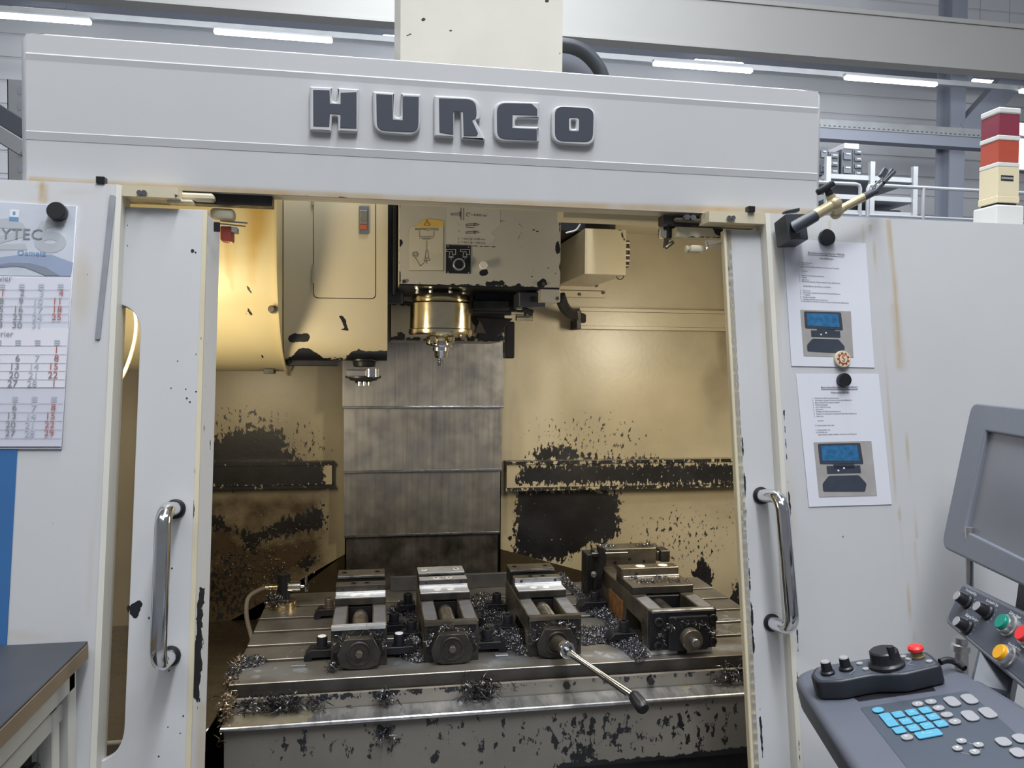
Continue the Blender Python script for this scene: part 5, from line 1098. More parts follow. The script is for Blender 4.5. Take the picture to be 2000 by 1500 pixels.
heap([(1090, 1105), (1140, 1102), (1165, 1118), (1160, 1160), (1120, 1158), (1100, 1140)], 700, .006, 'loose chips on the table behind the third vise', 26, xmin=.40, xmax=X0-.03)
heap([(445, 1320), (455, 1300), (470, 1288), (500, 1282), (520, 1292), (505, 1300), (470, 1306), (458, 1330)], 900, .012, 'metal chips along the left front corner of the table', 27)
V = []; Fc = []
r_ = np.random.default_rng(5)
pts = np.array([[TX0-.002+r_.normal()*.004, 1.655+r_.random()*.15, TZ-.1*r_.random()**2+.004] for _ in range(250)]+[[TX0+r_.normal()*.006, 1.645-.05*r_.random(), .87+.09*r_.random()] for _ in range(200)])
V, Fc = strands(pts, 900, .018, .0011, 0, 31); stuffmesh('metal_chips', V, Fc, mat('brownish_swarf', (.33, .27, .2), .35, .85, mottle=.5, mscale=150), 'brownish chips hanging down the left end of the table')
def tuft(px, py, Y, sx, sz, n, label, seed, L=.02, m=None, par=None, cat='metal chips'):
    r = np.random.default_rng(seed); c = np.array(U(px, py, Y=Y)); P0 = c+r.normal(size=(n//3+1, 3))*np.array([sx, .004, sz])
    P0[:, 1] = np.minimum(P0[:, 1], Y+.002); V, Fc = strands(P0, n, L, .001, 0, seed, 1.)
    V = [np.array([v[0], min(v[1], Y+.004), v[2]]) for v in V]
    return stuffmesh('metal_chips', V, Fc, m or m_chipd2, label, par, cat)
m_chipd2 = mat('oily_dark_swarf', (.10, .10, .11), .3, .8, mottle=.5, mscale=150)
tuft(935, 1345, 1.63, .022, .012, 260, 'tangle of dark chips clinging under the table front in the middle', 41, L=.028)
tuft(752, 1362, 1.625, .012, .009, 120, 'small dark chip tangle on the ledge left of the middle', 42)
tuft(545, 1375, 1.625, .045, .010, 420, 'dark chip tangle under the left front of the table', 43, L=.022)
tuft(1435, 1318, 1.625, .02, .012, 220, 'dark chip tangle on the ledge by the right door', 44)
tuft(752, 1432, 1.585, .010, .006, 60, 'thin chips around the hole in the apron', 45)
tuft(648, 1305, 1.69, .004, .016, 80, 'brown chip strand hanging at the front left of the leftmost vise', 46, L=.018)
tuft(535, 1170, 2.12, .012, .008, 160, 'chips caught beside the touch probe base', 47, m=m_chipm)
V, Fc = strands(np.array([np.array(U(px, py, Y=BW-.004)) for px, py in r_.normal(size=(420, 2))*np.array([62, 40])+np.array([510, 1095]) if 408 < px < 632 and py < 1180 and py > 985]), 800, .012, .0008, 0, 51)
V = [np.array([v[0], min(v[1], BW-.001), v[2]]) for v in V]; stuffmesh('metal_chips', V, Fc, mat('dull_wall_swarf', (.22, .19, .15), .4, .7, mottle=.5, mscale=150), 'dull chips stuck to the back wall left of the way cover')
# small slivers on the vises
def sliv(items, label, seed, m=m_chipm, L=.012):
    P0 = []
    r = np.random.default_rng(seed)
    for px, py, z, sx, sy, n in items:
        c = np.array(U(px, py, Z=z)); P0 += [c+np.array([r.normal()*sx, r.normal()*sy, .001+abs(r.normal())*.0015]) for _ in range(n)]
    V, Fc = strands(np.array(P0), len(P0)*2, L, .0008, 0, seed); zmin = min(i[2] for i in items)
    stuffmesh('metal_chips', [np.array([v[0], v[1], max(v[2], zmin+.0003)]) for v in V], Fc, m, label)
sliv([(1265, 1137, 1.0896, .012, .004, 60), (1315, 1135, 1.0896, .012, .004, 40), (1240, 1130, 1.0896, .01, .003, 20), (1290, 1128, 1.0896, .015, .002, 20)], 'bright chips on the step of the largest vise jaw', 61, L=.010)
sliv([(1188, 1068, fz, .012, .008, 50), (1265, 1066, fz, .02, .008, 70)], 'bright chips on the rear jaw of the largest vise', 62, L=.010)
for i, (xx, lab) in enumerate(((-.03, 'leftmost vise'), (.168, 'second vise'), (.401, 'third vise'), (.69, 'largest vise'))):
    r = np.random.default_rng(70+i); yy = 1.70 if i < 3 else 1.66; zz_ = 1.045
    P0 = np.array([[xx+.052*math.cos(a_)*(1 if i < 3 else 1.2)+r.normal()*.004, yy-.001-abs(r.normal())*.003, 1.012+.035*math.sin(a_)+r.normal()*.004] for a_ in r.uniform(.0, math.pi, 60)])
    V, Fc = strands(P0, 110 if i else 70, .013, .0008, 0, 80+i, 1.)
    stuffmesh('metal_chips', [np.array([v[0], min(v[1], yy-.0005), v[2]]) for v in V], Fc, m_chipm, 'thin chips stuck to the front end of the '+lab)

# ================================================================== THINGS ON THE CABINET FRONTS
FU = Vector((0, .15, 1)).normalized()
B().box(XR+.01, 2.6, 1.46, 1.78, ztop-.02, ztop-.001).obj('cabinet_top', m_white, mc, smooth=False)
B().box(-1.15, XL-.01, 1.46, 1.52, ztop-.02, ztop-.001).obj('cabinet_top', m_white, mc, smooth=False)
def fquad(name, px4, off, m, par=None, t=.0006, label=None, cat=None, fnc=UF, n=FN, r=0):
    pts = [fnc(x, y, off) for x, y in px4]
    if r: pts = rpoly(pts, r, 4)
    o = plate(name, [pts], n, t, m, par, bevel=.00008, res=0, smooth=False)
    if label: tag(o, label, cat)
    return o
# calendar
cal = thing('wall_calendar', UF(60, 640, .002), 'three month wall calendar with grey blue header picture on the left cabinet', 'calendar')
m_calbg = mat('calendar_picture', (.50, .53, .60), .45, mottle=.10, mscale=14)
m_calblue = mat('calendar_blue_arc', (.27, .32, .45), .45, mottle=.05); m_caldk = mat('calendar_grey_arc', (.20, .23, .29), .45, mottle=.05); m_calnum = mat('calendar_pale_digits', (.41, .43, .47), .5, mottle=.03)
m_cyg = mat('calendar_grey_text', (.20, .21, .23), .6, mottle=0); m_pale = mat('calendar_grey_number', (.40, .44, .50), .6, mottle=0); m_redn = mat('calendar_red_number', (.38, .12, .10), .6, mottle=0); m_oemb = mat('calendar_blue_text', (.12, .26, .44), .6, mottle=0)
fquad('backing', [(-140, 877), (120, 877), (150, 402), (-140, 386)], .003, m_paper, cal, .0025)
hdp = fquad('header_picture', [(-140, 536), (138, 540), (149, 403), (-140, 387)], .0036, m_calbg, cal)
def pol(name, pts, off, m, par): return fquad(name, pts, off, m, par, .0002)
def arc(cx, cy, rx_, ry_, a0, a1, n=16): return [(cx+rx_*math.cos(math.radians(a0+(a1-a0)*i/n)), cy+ry_*math.sin(math.radians(a0+(a1-a0)*i/n))) for i in range(n+1)]
def band(name, outer_, inner_, off, m): pol(name, outer_+inner_[::-1], off, m, hdp)
band('arc', [(-60, 520), (-10, 504), (40, 497), (100, 497), (143, 513)], [(-60, 535), (-10, 524), (40, 520), (88, 538), (138, 539)], .0040, m_calblue)
band('arc', [(-60, 530), (-10, 518), (20, 513), (60, 514), (90, 522), (116, 538)], [(-60, 535), (-10, 523), (20, 519), (50, 522), (70, 530), (88, 538)], .0044, m_caldk)
# big pale 2026 digits, right ones visible
def sixd():
    o_ = arc(98, 461, 31, 29, 0, 360, 30)[:-1]; i_ = arc(99, 472, 12, 4, 0, 360, 20)[:-1]; return o_, i_
o_, i_ = sixd(); plate('digit', [[UF(x, y, .0040) for x, y in arc(98, 473, 31, 21, 0, 360, 28)[:-1]], [UF(x, y, .0040) for x, y in arc(98, 472, 12, 4, 0, 360, 16)[:-1]]], FN, .0002, m_calnum, hdp, bevel=.00002, res=0)
pol('digit', [(70, 470), (70, 450), (80, 432), (100, 428), (122, 432), (128, 442), (90, 446), (88, 458)], .0039, m_calnum, hdp)
pol('digit', [(-30, 428), (20, 426), (45, 436), (53, 448), (50, 462), (-10, 478), (50, 475), (53, 488), (-30, 488), (-30, 470), (30, 452), (10, 445), (-30, 446)], .0040, m_calnum, hdp)
pol('badge', [(18, 432), (36, 433), (37, 410), (19, 408)], .0041, m_paper, hdp); pol('badge_stripe', [(18, 431), (36, 432), (36, 424), (18, 423)], .0045, m_oemb, hdp); pol('badge_mark', [(25, 419), (30, 419), (30, 413), (25, 413)], .0045, m_oemb, hdp)
Xd = Vector((1, 0, 0))
def fit(s, x0, y0, x1, y1, off, fnc=UF):
    a, c = fnc(x0, y0, off), fnc(x1, y1, off); return (s, a, ((c-a), (c-a).length), None, 1, 'LEFT')
def fitl(items, up_): return [(s, o, ex, up_, 1, al) for (s, o, ex, _, _s, al) in items]
text('title_text', fitl([fit('HYTEC', -24, 465, 79, 468, .0048)], FU), m_cyg, hdp)
text('title_text', fitl([fit('Oemeta', 33, 498, 89, 500, .0048)], FU), m_oemb, hdp)
text('print', fitl([fit('www', -30, 522, 0, 522, .0048), fit('Tel. 00 000 000 00 00   info', 3, 523, 100, 526, .0048)], FU), m_ink, hdp) if False else None
pads = [(543, 642, 4.2), (642, 757, 5.0), (757, 872, 4.2)]
def rxcal(y): return 138-(y-545)*(138-120)/(877-545)
for k, (ya, yb, o_) in enumerate(pads):
    fquad('month_sheet', [(-140, yb), (rxcal(yb), yb), (rxcal(ya)-(0 if k else 1), ya), (-140, ya)], .0012+o_*.001, mat('calendar_sheet_'+'abc'[k], ((.60, .60, .68), (.66, .66, .72), (.55, .55, .63))[k], .6, mottle=.02), cal)
rows = [(577.5, ['1', '2', '3', '4'], 124), (594, ['8', '9', '10', '11'], 121.5), (610, ['15', '16', '17', '18'], 121), (625.5, ['22', '23', '24', '25'], 120), (641, ['29', '30', '31', ''], 119),
        (689, ['', '', '', '1'], 115), (705.5, ['5', '6', '7', '8'], 115), (721.5, ['12', '13', '14', '15'], 114), (738.5, ['19', '20', '21', '22'], 113), (755, ['26', '27', '28', '1'], 110),
        (801.5, ['5', '6', '7', '8'], 109), (818, ['12', '13', '14', '15'], 108), (835, ['19', '20', '21', '22'], 106.5), (851.5, ['26', '27', '28', '29'], 105.5)]
T = {0: [], 1: [], 2: []}
for y, ns, xr in rows:
    off = .0075
    for c, s_ in enumerate(ns):
        if not s_: continue
        x = xr-(3-c)*38
        p = UF(x, y, off); kind = 2 if c == 3 or (y < 580 and c == 0) else (1 if c == 2 else 0)
        T[kind].append((s_, p, Xd, FU, .0155, 'RIGHT'))
ms = [o for o in COL.objects if o.name.startswith('month_sheet')][0]
for k, m in ((0, m_cyg), (1, m_pale), (2, m_redn)): text('numbers', T[k], m, ms)
for q_ in (('janvier', UF(23, 548.5, .0075), Xd, FU, .013, 'RIGHT'), (u'f\u00e9vrier', UF(26, 657, .0075), Xd, FU, .013, 'RIGHT')): text('month_name', [q_], m_cyg, ms)
b = B()
for y in (565, 581.5, 597, 612.5, 628, 675, 692, 709, 724.5, 741, 787, 804, 821, 838, 855): b.beam(UF(-140, y, .0068), UF(rxcal(y)-1, y, .0068), .0004, .0003, upv=FN)
b.obj('row_lines', m_pale, ms, smooth=False)
b = B()
for y0, xr in ((555, 124), (665, 117), (775, 111)):
    for c in range(4):
        for k in range(3): b.beam(UF(xr-(3-c)*38-11, y0+k*4, .0070), UF(xr-(3-c)*38, y0+k*4, .0070), .0012, .0002, upv=FN)
b.obj('day_name_lines', m_pale, ms, smooth=False)['kind'] = 'stuff'
# magnets
def magnet(px, py, rpx, h, label, base=0.004, m=m_plblack):
    c = UF(px, py, base); r = (UF(px+rpx, py, base)-c).length
    b = B().lathe(c, FN, [(0, r*.96), (.001, r), (h-.0015, r), (h, r*.93)], 32)
    return tag(b.obj('round_magnet', m, None), label, 'magnet'), c, r
magnet(115, 416, 19, .014, 'black round magnet holding the wall calendar', .005)
magnet(1613, 465, 15, .008, 'black round magnet holding the top edge of the upper instruction sheet', .002)
magnet(1645, 743, 12, .012, 'small black round magnet holding the lower instruction sheet', .002)
c = UF(1643, 702, .002); r = (UF(1658, 702, .002)-c).length
sm = thing('gear_magnet', c, 'white round magnet with red gear and S mark between the two sheets', 'magnet')
B().lathe(c, FN, [(0, r*.97), (.001, r), (.006, r), (.007, r*.95)], 36).obj('disc', m_cream, sm)
exv = Xd; n_ = 9; gear = []
for i in range(n_):
    for a_, k in ((0, .62), (.25, .62), (.3, .80), (.7, .80), (.75, .62)):
        t = 2*math.pi*(i+a_)/n_; gear.append(c+FN*.0076+exv*r*k*math.cos(t)+FU*r*k*math.sin(t))
plate('gear', [gear], FN, .0004, mat('gear_red_brown', (.36, .06, .02), .5), sm, bevel=.00005, res=0)
plate('gear_hub', [[c+FN*.0080+exv*r*.50*math.cos(t)+FU*r*.50*math.sin(t) for t in np.linspace(0, 2*math.pi, 24, False)]], FN, .0003, m_cream, sm, bevel=.00005, res=0)
text('letter_mark', [('S', c+FN*.0085-Xd*r*.26-FU*r*.34, (Xd+FU*.12), FU, r*1.05, 'LEFT')], mat('gear_red_brown', (0, 0, 0)), sm)
# instruction sheets
def sheet(px4, label, title, sub, items, photo, heavy=0):
    t = fquad('instruction_sheet', px4, .0015, m_paper, None, .0005, label, 'sheet')
    BL, BR, TR, TL = px4
    txt = fitl([fit(title[0], *title[1:], .0020), fit(sub[0], *sub[1:], .0020)]+[fit(s_, x0, y0, x1, y1, .0020) for (s_, x0, y0, x1, y1) in items], (UF(*TL)-UF(*BL)).normalized())
    text('printed_text', txt, m_ink, t)
    a, c_ = UF(title[1], title[2]+2.2, .0020), UF(title[3], title[4]+2.2, .0020); B().beam(a, c_, .0006, .0002, upv=FN).obj('underline', m_ink, t, smooth=False)
    ph = fquad('photo', photo, .0021, mat('photo_background', (.36, .34, .33), .35, mottle=.12, mscale=20), t, .0003)
    bl, br, tr, tl = [UF(*p, .0026) for p in photo]
    def Q(u, v): return (bl*(1-u)+br*u)*(1-v)+(tl*(1-u)+tr*u)*v
    def pp_(name, uv, m, o=0, r_=.0008): plate(name, [rpoly([Q(u, v)+FN*o for u, v in uv], r_, 3)], FN, .0002, m, ph, bevel=.00003, res=0)
    m_pd = mat('photo_dark_console', (.045, .055, .075), .4, mottle=.1, mscale=60); m_ps = mat('photo_blue_screen', (.03, .14, .30), .35, mottle=.3, mscale=120)
    pp_('pictured_monitor', [(.07, .60), (.82, .58), (.80, .97), (.07, .97)], m_pd, 0, .003); pp_('pictured_screen', [(.12, .66), (.76, .64), (.74, .93), (.12, .93)], m_ps, .0002)
    pp_('pictured_panel', [(.18, .42), (.76, .42), (.76, .56), (.18, .56)], m_pd); pp_('pictured_hinge', [(.30, .50), (.66, .50), (.66, .60), (.30, .60)], m_pd)
    pp_('pictured_keyboard', [(.08, .10), (.80, .08), (.84, .22), (.72, .38), (.20, .38), (.08, .24)], m_pd, 0, .003)
    for u, v in ((.36, .46), (.46, .50)): pp_('pictured_dot', [(u, v), (u+.03, v), (u+.03, v+.03), (u, v+.03)], m_whiteink, .0002)
    return t
it1 = [('1.   Hauptschalter ein', 1560, 513.5, 1586, 515), ('2.   Druckluft ein', 1560, 517, 1580, 518.5), ('(diese beiden Schalter befinden sich hinter der Maschine)', 1564, 521.5, 1639, 525.5), ('-WARTEN-', 1566, 530, 1578, 530.5),
       ('1.   Handbetrieb (Maschinenfunktionen)', 1561, 538.5, 1609, 541), ('2.   Reset', 1561, 542.5, 1576, 543.5), ('3.   Zyklus Start', 1561, 547, 1581, 548), ('4.   Maschinenreferenz (Tasten auf dem linken Bildschirm)', 1561, 550.5, 1641, 554.5), ('-WARTEN bis das Menue erscheint-', 1568, 560, 1623, 562),
       ('5.   Zyklus Start', 1563, 568, 1583, 569), ('6.   Werkzeug in Spindel (Tasten auf dem linken Bildschirm)', 1563, 572, 1641, 575.5), ('7.   T eingeben', 1563, 576, 1583, 577), ('8.   Eingabe bestaetigen', 1563.5, 580.5, 1593, 582), ('9.   Handbetrieb (Maschinenfunktionen)', 1564, 585, 1616, 587.5), ('10. Warmlauf der Maschine starten (Tasten auf dem linken Bildschirm)', 1564, 589, 1657, 593)]
sheet([(1546, 715), (1708, 718), (1691, 475), (1530, 466)], 'upper white instruction sheet with shutdown photo under the grey magnet block'.replace('shutdown ', ''), ('Betriebsanleitung Hurco VMX42', 1578, 495, 1649, 499.5), ('-Hochfahren-', 1600, 506, 1628, 507.5), it1, [(1570, 695), (1667, 698), (1662, 608), (1563, 605)])
it2 = [('1.   Handbetrieb (Maschinenfunktionen)', 1586, 778.5, 1638, 778.5), ('2.   Werkzeug in Spindel (Tasten auf dem linken Bildschirm)', 1587, 783, 1664, 782.5), ('3.   Beim naechsten Werkzeug 0 eingeben', 1587, 787.5, 1640, 787), ('4.   Eingabe bestaetigen', 1588, 791.5, 1617, 791.5), ('5.   Auto (MDI) Werkzeug', 1588, 796, 1622, 796), ('6.   Zyklus Start', 1588.5, 800.5, 1608, 800.5), ('7.   Handbetrieb (Maschinenfunktionen)', 1589, 805, 1642, 804.5), ('8.   Maschine in Parkposition (Tasten auf dem linken Bildschirm)', 1589.5, 809.5, 1673, 808.5), ('9.   Zyklus Start', 1590, 814, 1609, 814),
       ('-WARTEN-', 1596, 823, 1609, 822.5), ('10. Netz beachten nicht mehr', 1591.5, 832, 1629, 831.5), ('11. Hauptschalter aus', 1592.5, 841, 1621, 840.5), ('12. Druckluft aus', 1593, 845.5, 1615, 845), ('(diese beiden Schalter befinden sich hinter der Maschine)', 1598, 850, 1673, 848.5)]
sheet([(1580, 990), (1742, 985), (1716, 730), (1555, 730)], 'lower white instruction sheet with a console photo in its lower half', ('Betriebsanleitung Hurco VMX42', 1604, 758.5, 1675, 758.5), ('-Herunterfahren-', 1622, 768.5, 1659, 768.5), it2, [(1600, 971), (1713, 968), (1702, 861), (1589, 864)])
# strip on the left cabinet, blue sheet
fquad('metal_strip', [(185, 662), (195, 663), (226, 382), (214, 380)], .003, mat('dull_strip', (.33, .34, .38), .35, .4), None, .0025, 'narrow grey metal strip fixed to the left cabinet beside the calendar', 'strip', r=.003)
fquad('blue_board', [(-200, 1275), (12, 1275), (34, 876), (-200, 872)], .0018, m_blue, None, .0012, 'blue sheet on the left cabinet below the calendar', 'board')

# ================================================================== MAGNETIC BASE HOLDER
def ZB1(x, y, off): return UF(1380+x/5.77, 400+y/5.77, off)
mb = thing('magnetic_stand', UF(1545, 450, .02), 'black magnetic base with tan jointed holder arm on the right cabinet corner', 'holder')
b = B().hexa([ZB1(790, 485, .012), ZB1(945, 400, .060), ZB1(1150, 388, .030), ZB1(1000, 480, .001), ZB1(757, 205, .012), ZB1(890, 100, .060), ZB1(1118, 98, .030), ZB1(960, 190, .001)])
b.obj('magnet_block', m_bluegrey, mb, bevel=.0015)
b = B().prism([ZB1(882, 88, .045), ZB1(1052, 70, .030), ZB1(1055, 30, .030), ZB1(885, 62, .045)], -FN*.012); b.obj('switch_lever', m_bluegrey, mb, bevel=.0012)
def ZA(x, y, off=.075): return UF(1560+x/5, 180+y/5, off)
B().tube([ZB1(1010, 235, .045), ZA(-40, 1320, .07), ZA(160, 1205)], [.011, .0125, .0115], 16).obj('sleeve', m_bluegrey, mb)
B().cyl(ZA(150, 1205), ZA(320, 1105), .0105, n=20).obj('arm', m_tan, mb)
def ball(c, r, name, m, par): return B().lathe(Vector(c)-Z_*r, Z_, [(r-r*math.cos(math.pi*i/12), r*math.sin(math.pi*i/12)) for i in range(13)], 24).obj(name, m, par)
ball(ZA(345, 1092), .0145, 'elbow', m_tan, mb)
B().cyl(ZA(345, 1092), ZA(368, 1165, .055), .012, n=20).obj('elbow_pin', m_tan, mb)
ball(ZA(362, 1182, .055), .0115, 'elbow', m_tan, mb)
B().cyl(ZA(362, 1182, .055), ZA(425, 1135, .056), .0105, .008, n=20).obj('arm', m_tan, mb)
B().cyl(ZA(415, 1140, .056), ZA(635, 1025, .060), .0078, n=20).obj('arm', m_tan, mb)
B().cyl(ZA(630, 1028, .060), ZA(755, 965, .062), .0078, .0072, n=16).obj('sleeve', m_bluegrey, mb)
B().cyl(ZA(335, 1080), ZA(305, 1005, .078), .0095, .0085, n=20).obj('collar', m_tan, mb)
B().cyl(ZA(305, 1005, .078), ZA(275, 945, .082), .0075, .006, n=16).obj('knob_stem', m_plblack, mb)
B().beam(ZA(178, 985, .080), ZA(342, 888, .086), .013, .013).obj('clamp_knob', m_plblack, mb, bevel=.004, seg=2)
B().beam(ZA(735, 980, .062), ZA(840, 870, .064), .007, .013, upv=FN).obj('fork_bracket', m_bluegrey, mb, bevel=.001)
B().beam(ZA(820, 880, .064), ZA(915, 755, .064), .006, .007, upv=FN).obj('fork_prong', m_bluegrey, mb, bevel=.0008)
B().beam(ZA(830, 885, .070), ZA(937, 775, .070), .006, .007, upv=FN).obj('fork_prong', m_bluegrey, mb, bevel=.0008)
B().beam(ZA(800, 830, .060), ZA(850, 752, .060), .010, .007, upv=FN).obj('fork_prong', m_bluegrey, mb, bevel=.0008)
B().beam(ZA(715, 935, .066), ZA(820, 835, .066), .0035, .003, upv=FN).obj('steel_leaf', m_alum, mb, smooth=False)

# ================================================================== SIGNAL TOWER
TY = 1.62
tx = U(1949, 330, Y=TY).x; sT = .058
tw_ = thing('signal_tower', (tx+sT/2, TY+sT/2, ztop), 'square signal lamp tower with two red lenses on a cream foot at the far right', 'signal lamp')
def tz(py): return U(1950, py, Y=TY).z
def tbox(name, pa, pb, g_, m, bev=.0015, par=None): return B().box(tx-g_, tx+sT+g_, TY-g_, TY+sT+g_, tz(pb), tz(pa)).obj(name, m, par or tw_, bevel=bev)
m_tcream = mat('tower_cream', (.66, .58, .40), .45, mottle=.02); m_lens1 = mat('dark_red_lens', (.22, .035, .06), .3, mottle=.03, coat=.3); m_lens2 = mat('orange_red_lens', (.42, .075, .045), .3, mottle=.03, coat=.3); m_tw = mat('tower_white', (.62, .62, .60), .45, mottle=.02)
B().prism([(tx-.001, TY-.001, tz(220)), (tx+sT+.001, TY-.001, tz(220)), (tx+sT+.001, TY+sT, tz(220)), (tx-.001, TY+sT, tz(220))], (0, 0, tz(208)-tz(220))).obj('cap', m_tw, tw_, bevel=.003)
tbox('lens', 220, 263, -.001, m_lens1); tbox('ring', 263, 272, .0005, m_tw); tbox('lens', 272, 316, -.001, m_lens2); tbox('ring', 316, 324, .0005, m_tw)
ft = tbox('foot', 324, 383, 0, m_tcream); tbox('foot_skirt', 382, 395, .001, m_tcream); tbox('gap_ring', 395, 401, -.003, m_black)
gb = B().box(tx-.010, tx+sT+.006, TY-.010, TY+sT+.006, ztop, tz(401)).obj('mounting_block', m_tw, tw_, bevel=.003)
a, c = U(1955, 342, Y=TY), U(1979, 354, Y=TY); B().box(a.x, c.x, TY-.0006, TY, c.z, a.z).obj('type_label', m_dark, ft, smooth=False)
B().box(a.x+.001, c.x-.001, TY-.0008, TY-.0005, c.z+.004, a.z-.004).obj('label_field', m_plgrey, ft, smooth=False)

# ================================================================== CONTROL CONSOLE
Rv = Vector((-.267, -.964, 0)).normalized(); Fv = Vector((.964, -.267, 0)).normalized()
def frame(tilt): # tilt of the surface's up direction above the horizontal, away from the operator
    k = Fv*math.cos(tilt)+Z_*math.sin(tilt); return k, Rv.cross(k).normalized()
kk_, kn = frame(math.radians(14)); K0 = Vector(CAM+ray(1755, 1397)*(1.10/F))
def KP(px, py, off=0): return UP(px, py, K0, kn, off)
con = thing('control_console', K0-Z_*.1, 'dark grey machine control console with tilted monitor and cyan keypad', 'console')
a_ = KP(1546, 1320); b_ = KP(1583, 1301); c_ = KP(1828, 1290); d_ = KP(1878, 1302); e_ = KP(2000, 1374)
dirb = (e_-d_).normalized(); ln = .52
out = [a_, b_, c_, d_, d_+dirb*ln, a_+Rv*ln]
out = rpoly(out, [.03, .02, .03, .02, .03, .06], 6)
body = plate('keyboard_housing', [out], kn, .055, m_consoletop, con, bevel=.012, res=4)
o2 = [p-kn*.045 for p in rpoly([a_+(kk_*.03)+Rv*.02, c_+Rv*.02-kk_*.02, d_+dirb*ln-kk_*.02, a_+Rv*(ln-.03)+kk_*.03], .03, 5)]
plate('housing_bottom', [o2], kn, .04, m_console2, con, bevel=.01, res=3)
A_ = KP(1679, 1382, .0006); Bq = KP(1889, 1349, .0006)
pnl = plate('keypad_membrane', [rpoly([A_, Bq, Bq+Rv*.36, A_+Rv*.36], .004, 3)], kn, .0012, m_keypad, con, bevel=.0002, res=0)
def z7(x, y, off=.0014): return KP(1680+x/6.25, 1320+y/6.25, off)
def key(x, y, lr, lk, m, rr, name='key', h=.0018):
    c = z7(x, y); pts = rpoly([c+Rv*(sx*lr/2)+kk_*(sy*lk/2) for sx, sy in ((-1, -1), (1, -1), (1, 1), (-1, 1))], rr, 5)
    o = plate(name, [[p+kn*h for p in pts]], kn, h, m, con, bevel=.0004, res=1); return o, c+kn*(h+.0003)
kt = []; k1 = (z7(558, 563)-z7(467, 480)).length; k4 = (z7(633, 455)-z7(467, 480)).length
S1, S4 = k1*.78, k4*.80
lab = {(467, 480): '1', (633, 455): '4', (797, 427): '7', (558, 563): '2', (724, 535): '5', (890, 508): '8', (650, 645): '3', (820, 617): '6', (988, 592): '9', (480, 672): '.'}
for (x, y), s_ in lab.items():
    o, c = key(x, y, S1, S4, m_cyan, .003); kt.append((s_, c-Rv*.0025-kk_*.003, Rv, kk_, .009, 'LEFT'))
o, c = key(350, 545, S1+k1, S4, m_cyan, .003); kt.append(('0', c-Rv*.0025-kk_*.003, Rv, kk_, .009, 'LEFT'))
o, c = key(835, 717, S1, S4+k4*.95, m_cyan, .003); B().beam(c-kk_*.006, c+kk_*.006, .0012, .0003, upv=kn).obj('arrow_print', m_cyan2, con, smooth=False)
B().beam(c-kk_*.006, c-kk_*.006-Rv*.005, .0012, .0003, upv=kn).obj('arrow_print', m_cyan2, con, smooth=False)
o, c = key(220, 425, S1*.9, S1*.9, m_cyan, S1*.45); kt.append(('+/-', c-Rv*.005-kk_*.002, Rv, kk_, .006, 'LEFT'))
text('key_print', kt, m_cyan2, con)
kw = []
for (x, y, s_) in ((705, 350, 'C'), (865, 323, '+'), (960, 400, 'x'), (1060, 482, '-'), (1158, 567, '+'), (575, 757, 'alt')):
    o, c = key(x, y, S1*.85, S1*.85, m_plgrey, S1*.42); kw.append((s_, c-Rv*(.0025 if len(s_) < 2 else .005)-kk_*.0025, Rv, kk_, .009 if len(s_) < 2 else .006, 'LEFT'))
for (x, y) in ((1125, 320), (1335, 290), (1343, 495), (1560, 458)): key(x, y, S1*1.75, S1*.95, m_plgrey, S1*.47)
for (x, y) in ((1750, 812), (1960, 772), (1930, 945)): key(x, y, S1*1.25, S1*.9, m_plgrey, S1*.44)
for (x, y, s_) in ((1240, 803, '<'), (1447, 850, '^'), (1190, 892, 'v'), (1400, 937, '>')):
    o, c = key(x, y, S1*.68, S1*.68, m_plgrey, S1*.34)
    B().prism([c-Rv*.002-kk_*.0018, c+Rv*.0025, c-Rv*.002+kk_*.0018], kn*.0002).obj('arrow_print', m_whiteink, con, smooth=False)
text('key_print', kw, m_whiteink, con)
for (x0, y0, x1, y1) in ((1300, 815, 1395, 838), (1475, 890, 1450, 920), (1230, 935, 1345, 960), (1165, 870, 1195, 835)): B().beam(z7(x0, y0, .0008), z7(x1, y1, .0008), .0007, .0003, upv=kn).obj('link_line', m_plgrey, con, smooth=False)
# operator panel
pk, pn = frame(math.radians(60)); M0 = KP(2000, 1374)+Z_*.018
def MP(px, py, off=0): return UP(px, py, M0, pn, off)
q0, q1, q2, q3 = MP(1844, 1213), MP(1880, 1136), MP(2000, 1193), MP(2000, 1347)
e1_ = (q2-q1).normalized(); e2_ = (q3-q0).normalized()
mp_ = rpoly([q0, q1, q1+e1_*.46, q0+e2_*.46], [.012, .012, .012, .012], 5)
op = plate('operator_panel', [mp_], pn, .030, m_console, con, bevel=.004, res=2)
ip = rpoly([q0+Rv*.006+pk*.006, q1+Rv*.006-pk*.006, q1+e1_*.45-pk*.006, q0+e2_*.45+pk*.008], .010, 4)
plate('panel_face', [[p+pn*.0008 for p in ip]], pn, .001, m_console2, con, bevel=.0002, res=0)
def knob(base, cap, label):
    c = MP(*base, .001); t = B().lathe(c, pn, [(0, .0125), (.003, .0125), (.005, .010), (.018, .0085), (.020, .0075)], 24).obj('rotary_knob', m_plblack, con)
    B().lathe(c+pn*.020, pn, [(0, .0080), (.0008, .0076)], 20).obj('knob_cap', m_plgrey, t)
    B().beam(c+pn*.006+pk*.010, c+pn*.018+pk*.0088, .0012, .0012).obj('pointer', m_plgrey, t, smooth=False)
    for i in range(11):
        an = math.radians(-135+27*i); p = c+Rv*.017*math.sin(an)+pk*.017*math.cos(an); B().lathe(p, pn, [(0, .0006), (.0003, .0006)], 6).obj('scale_dot', m_whiteink, con)
for bs, cp in (((1890, 1176), 0), ((1930, 1197), 0), ((1890, 1226), 0)): knob(bs, cp, '')
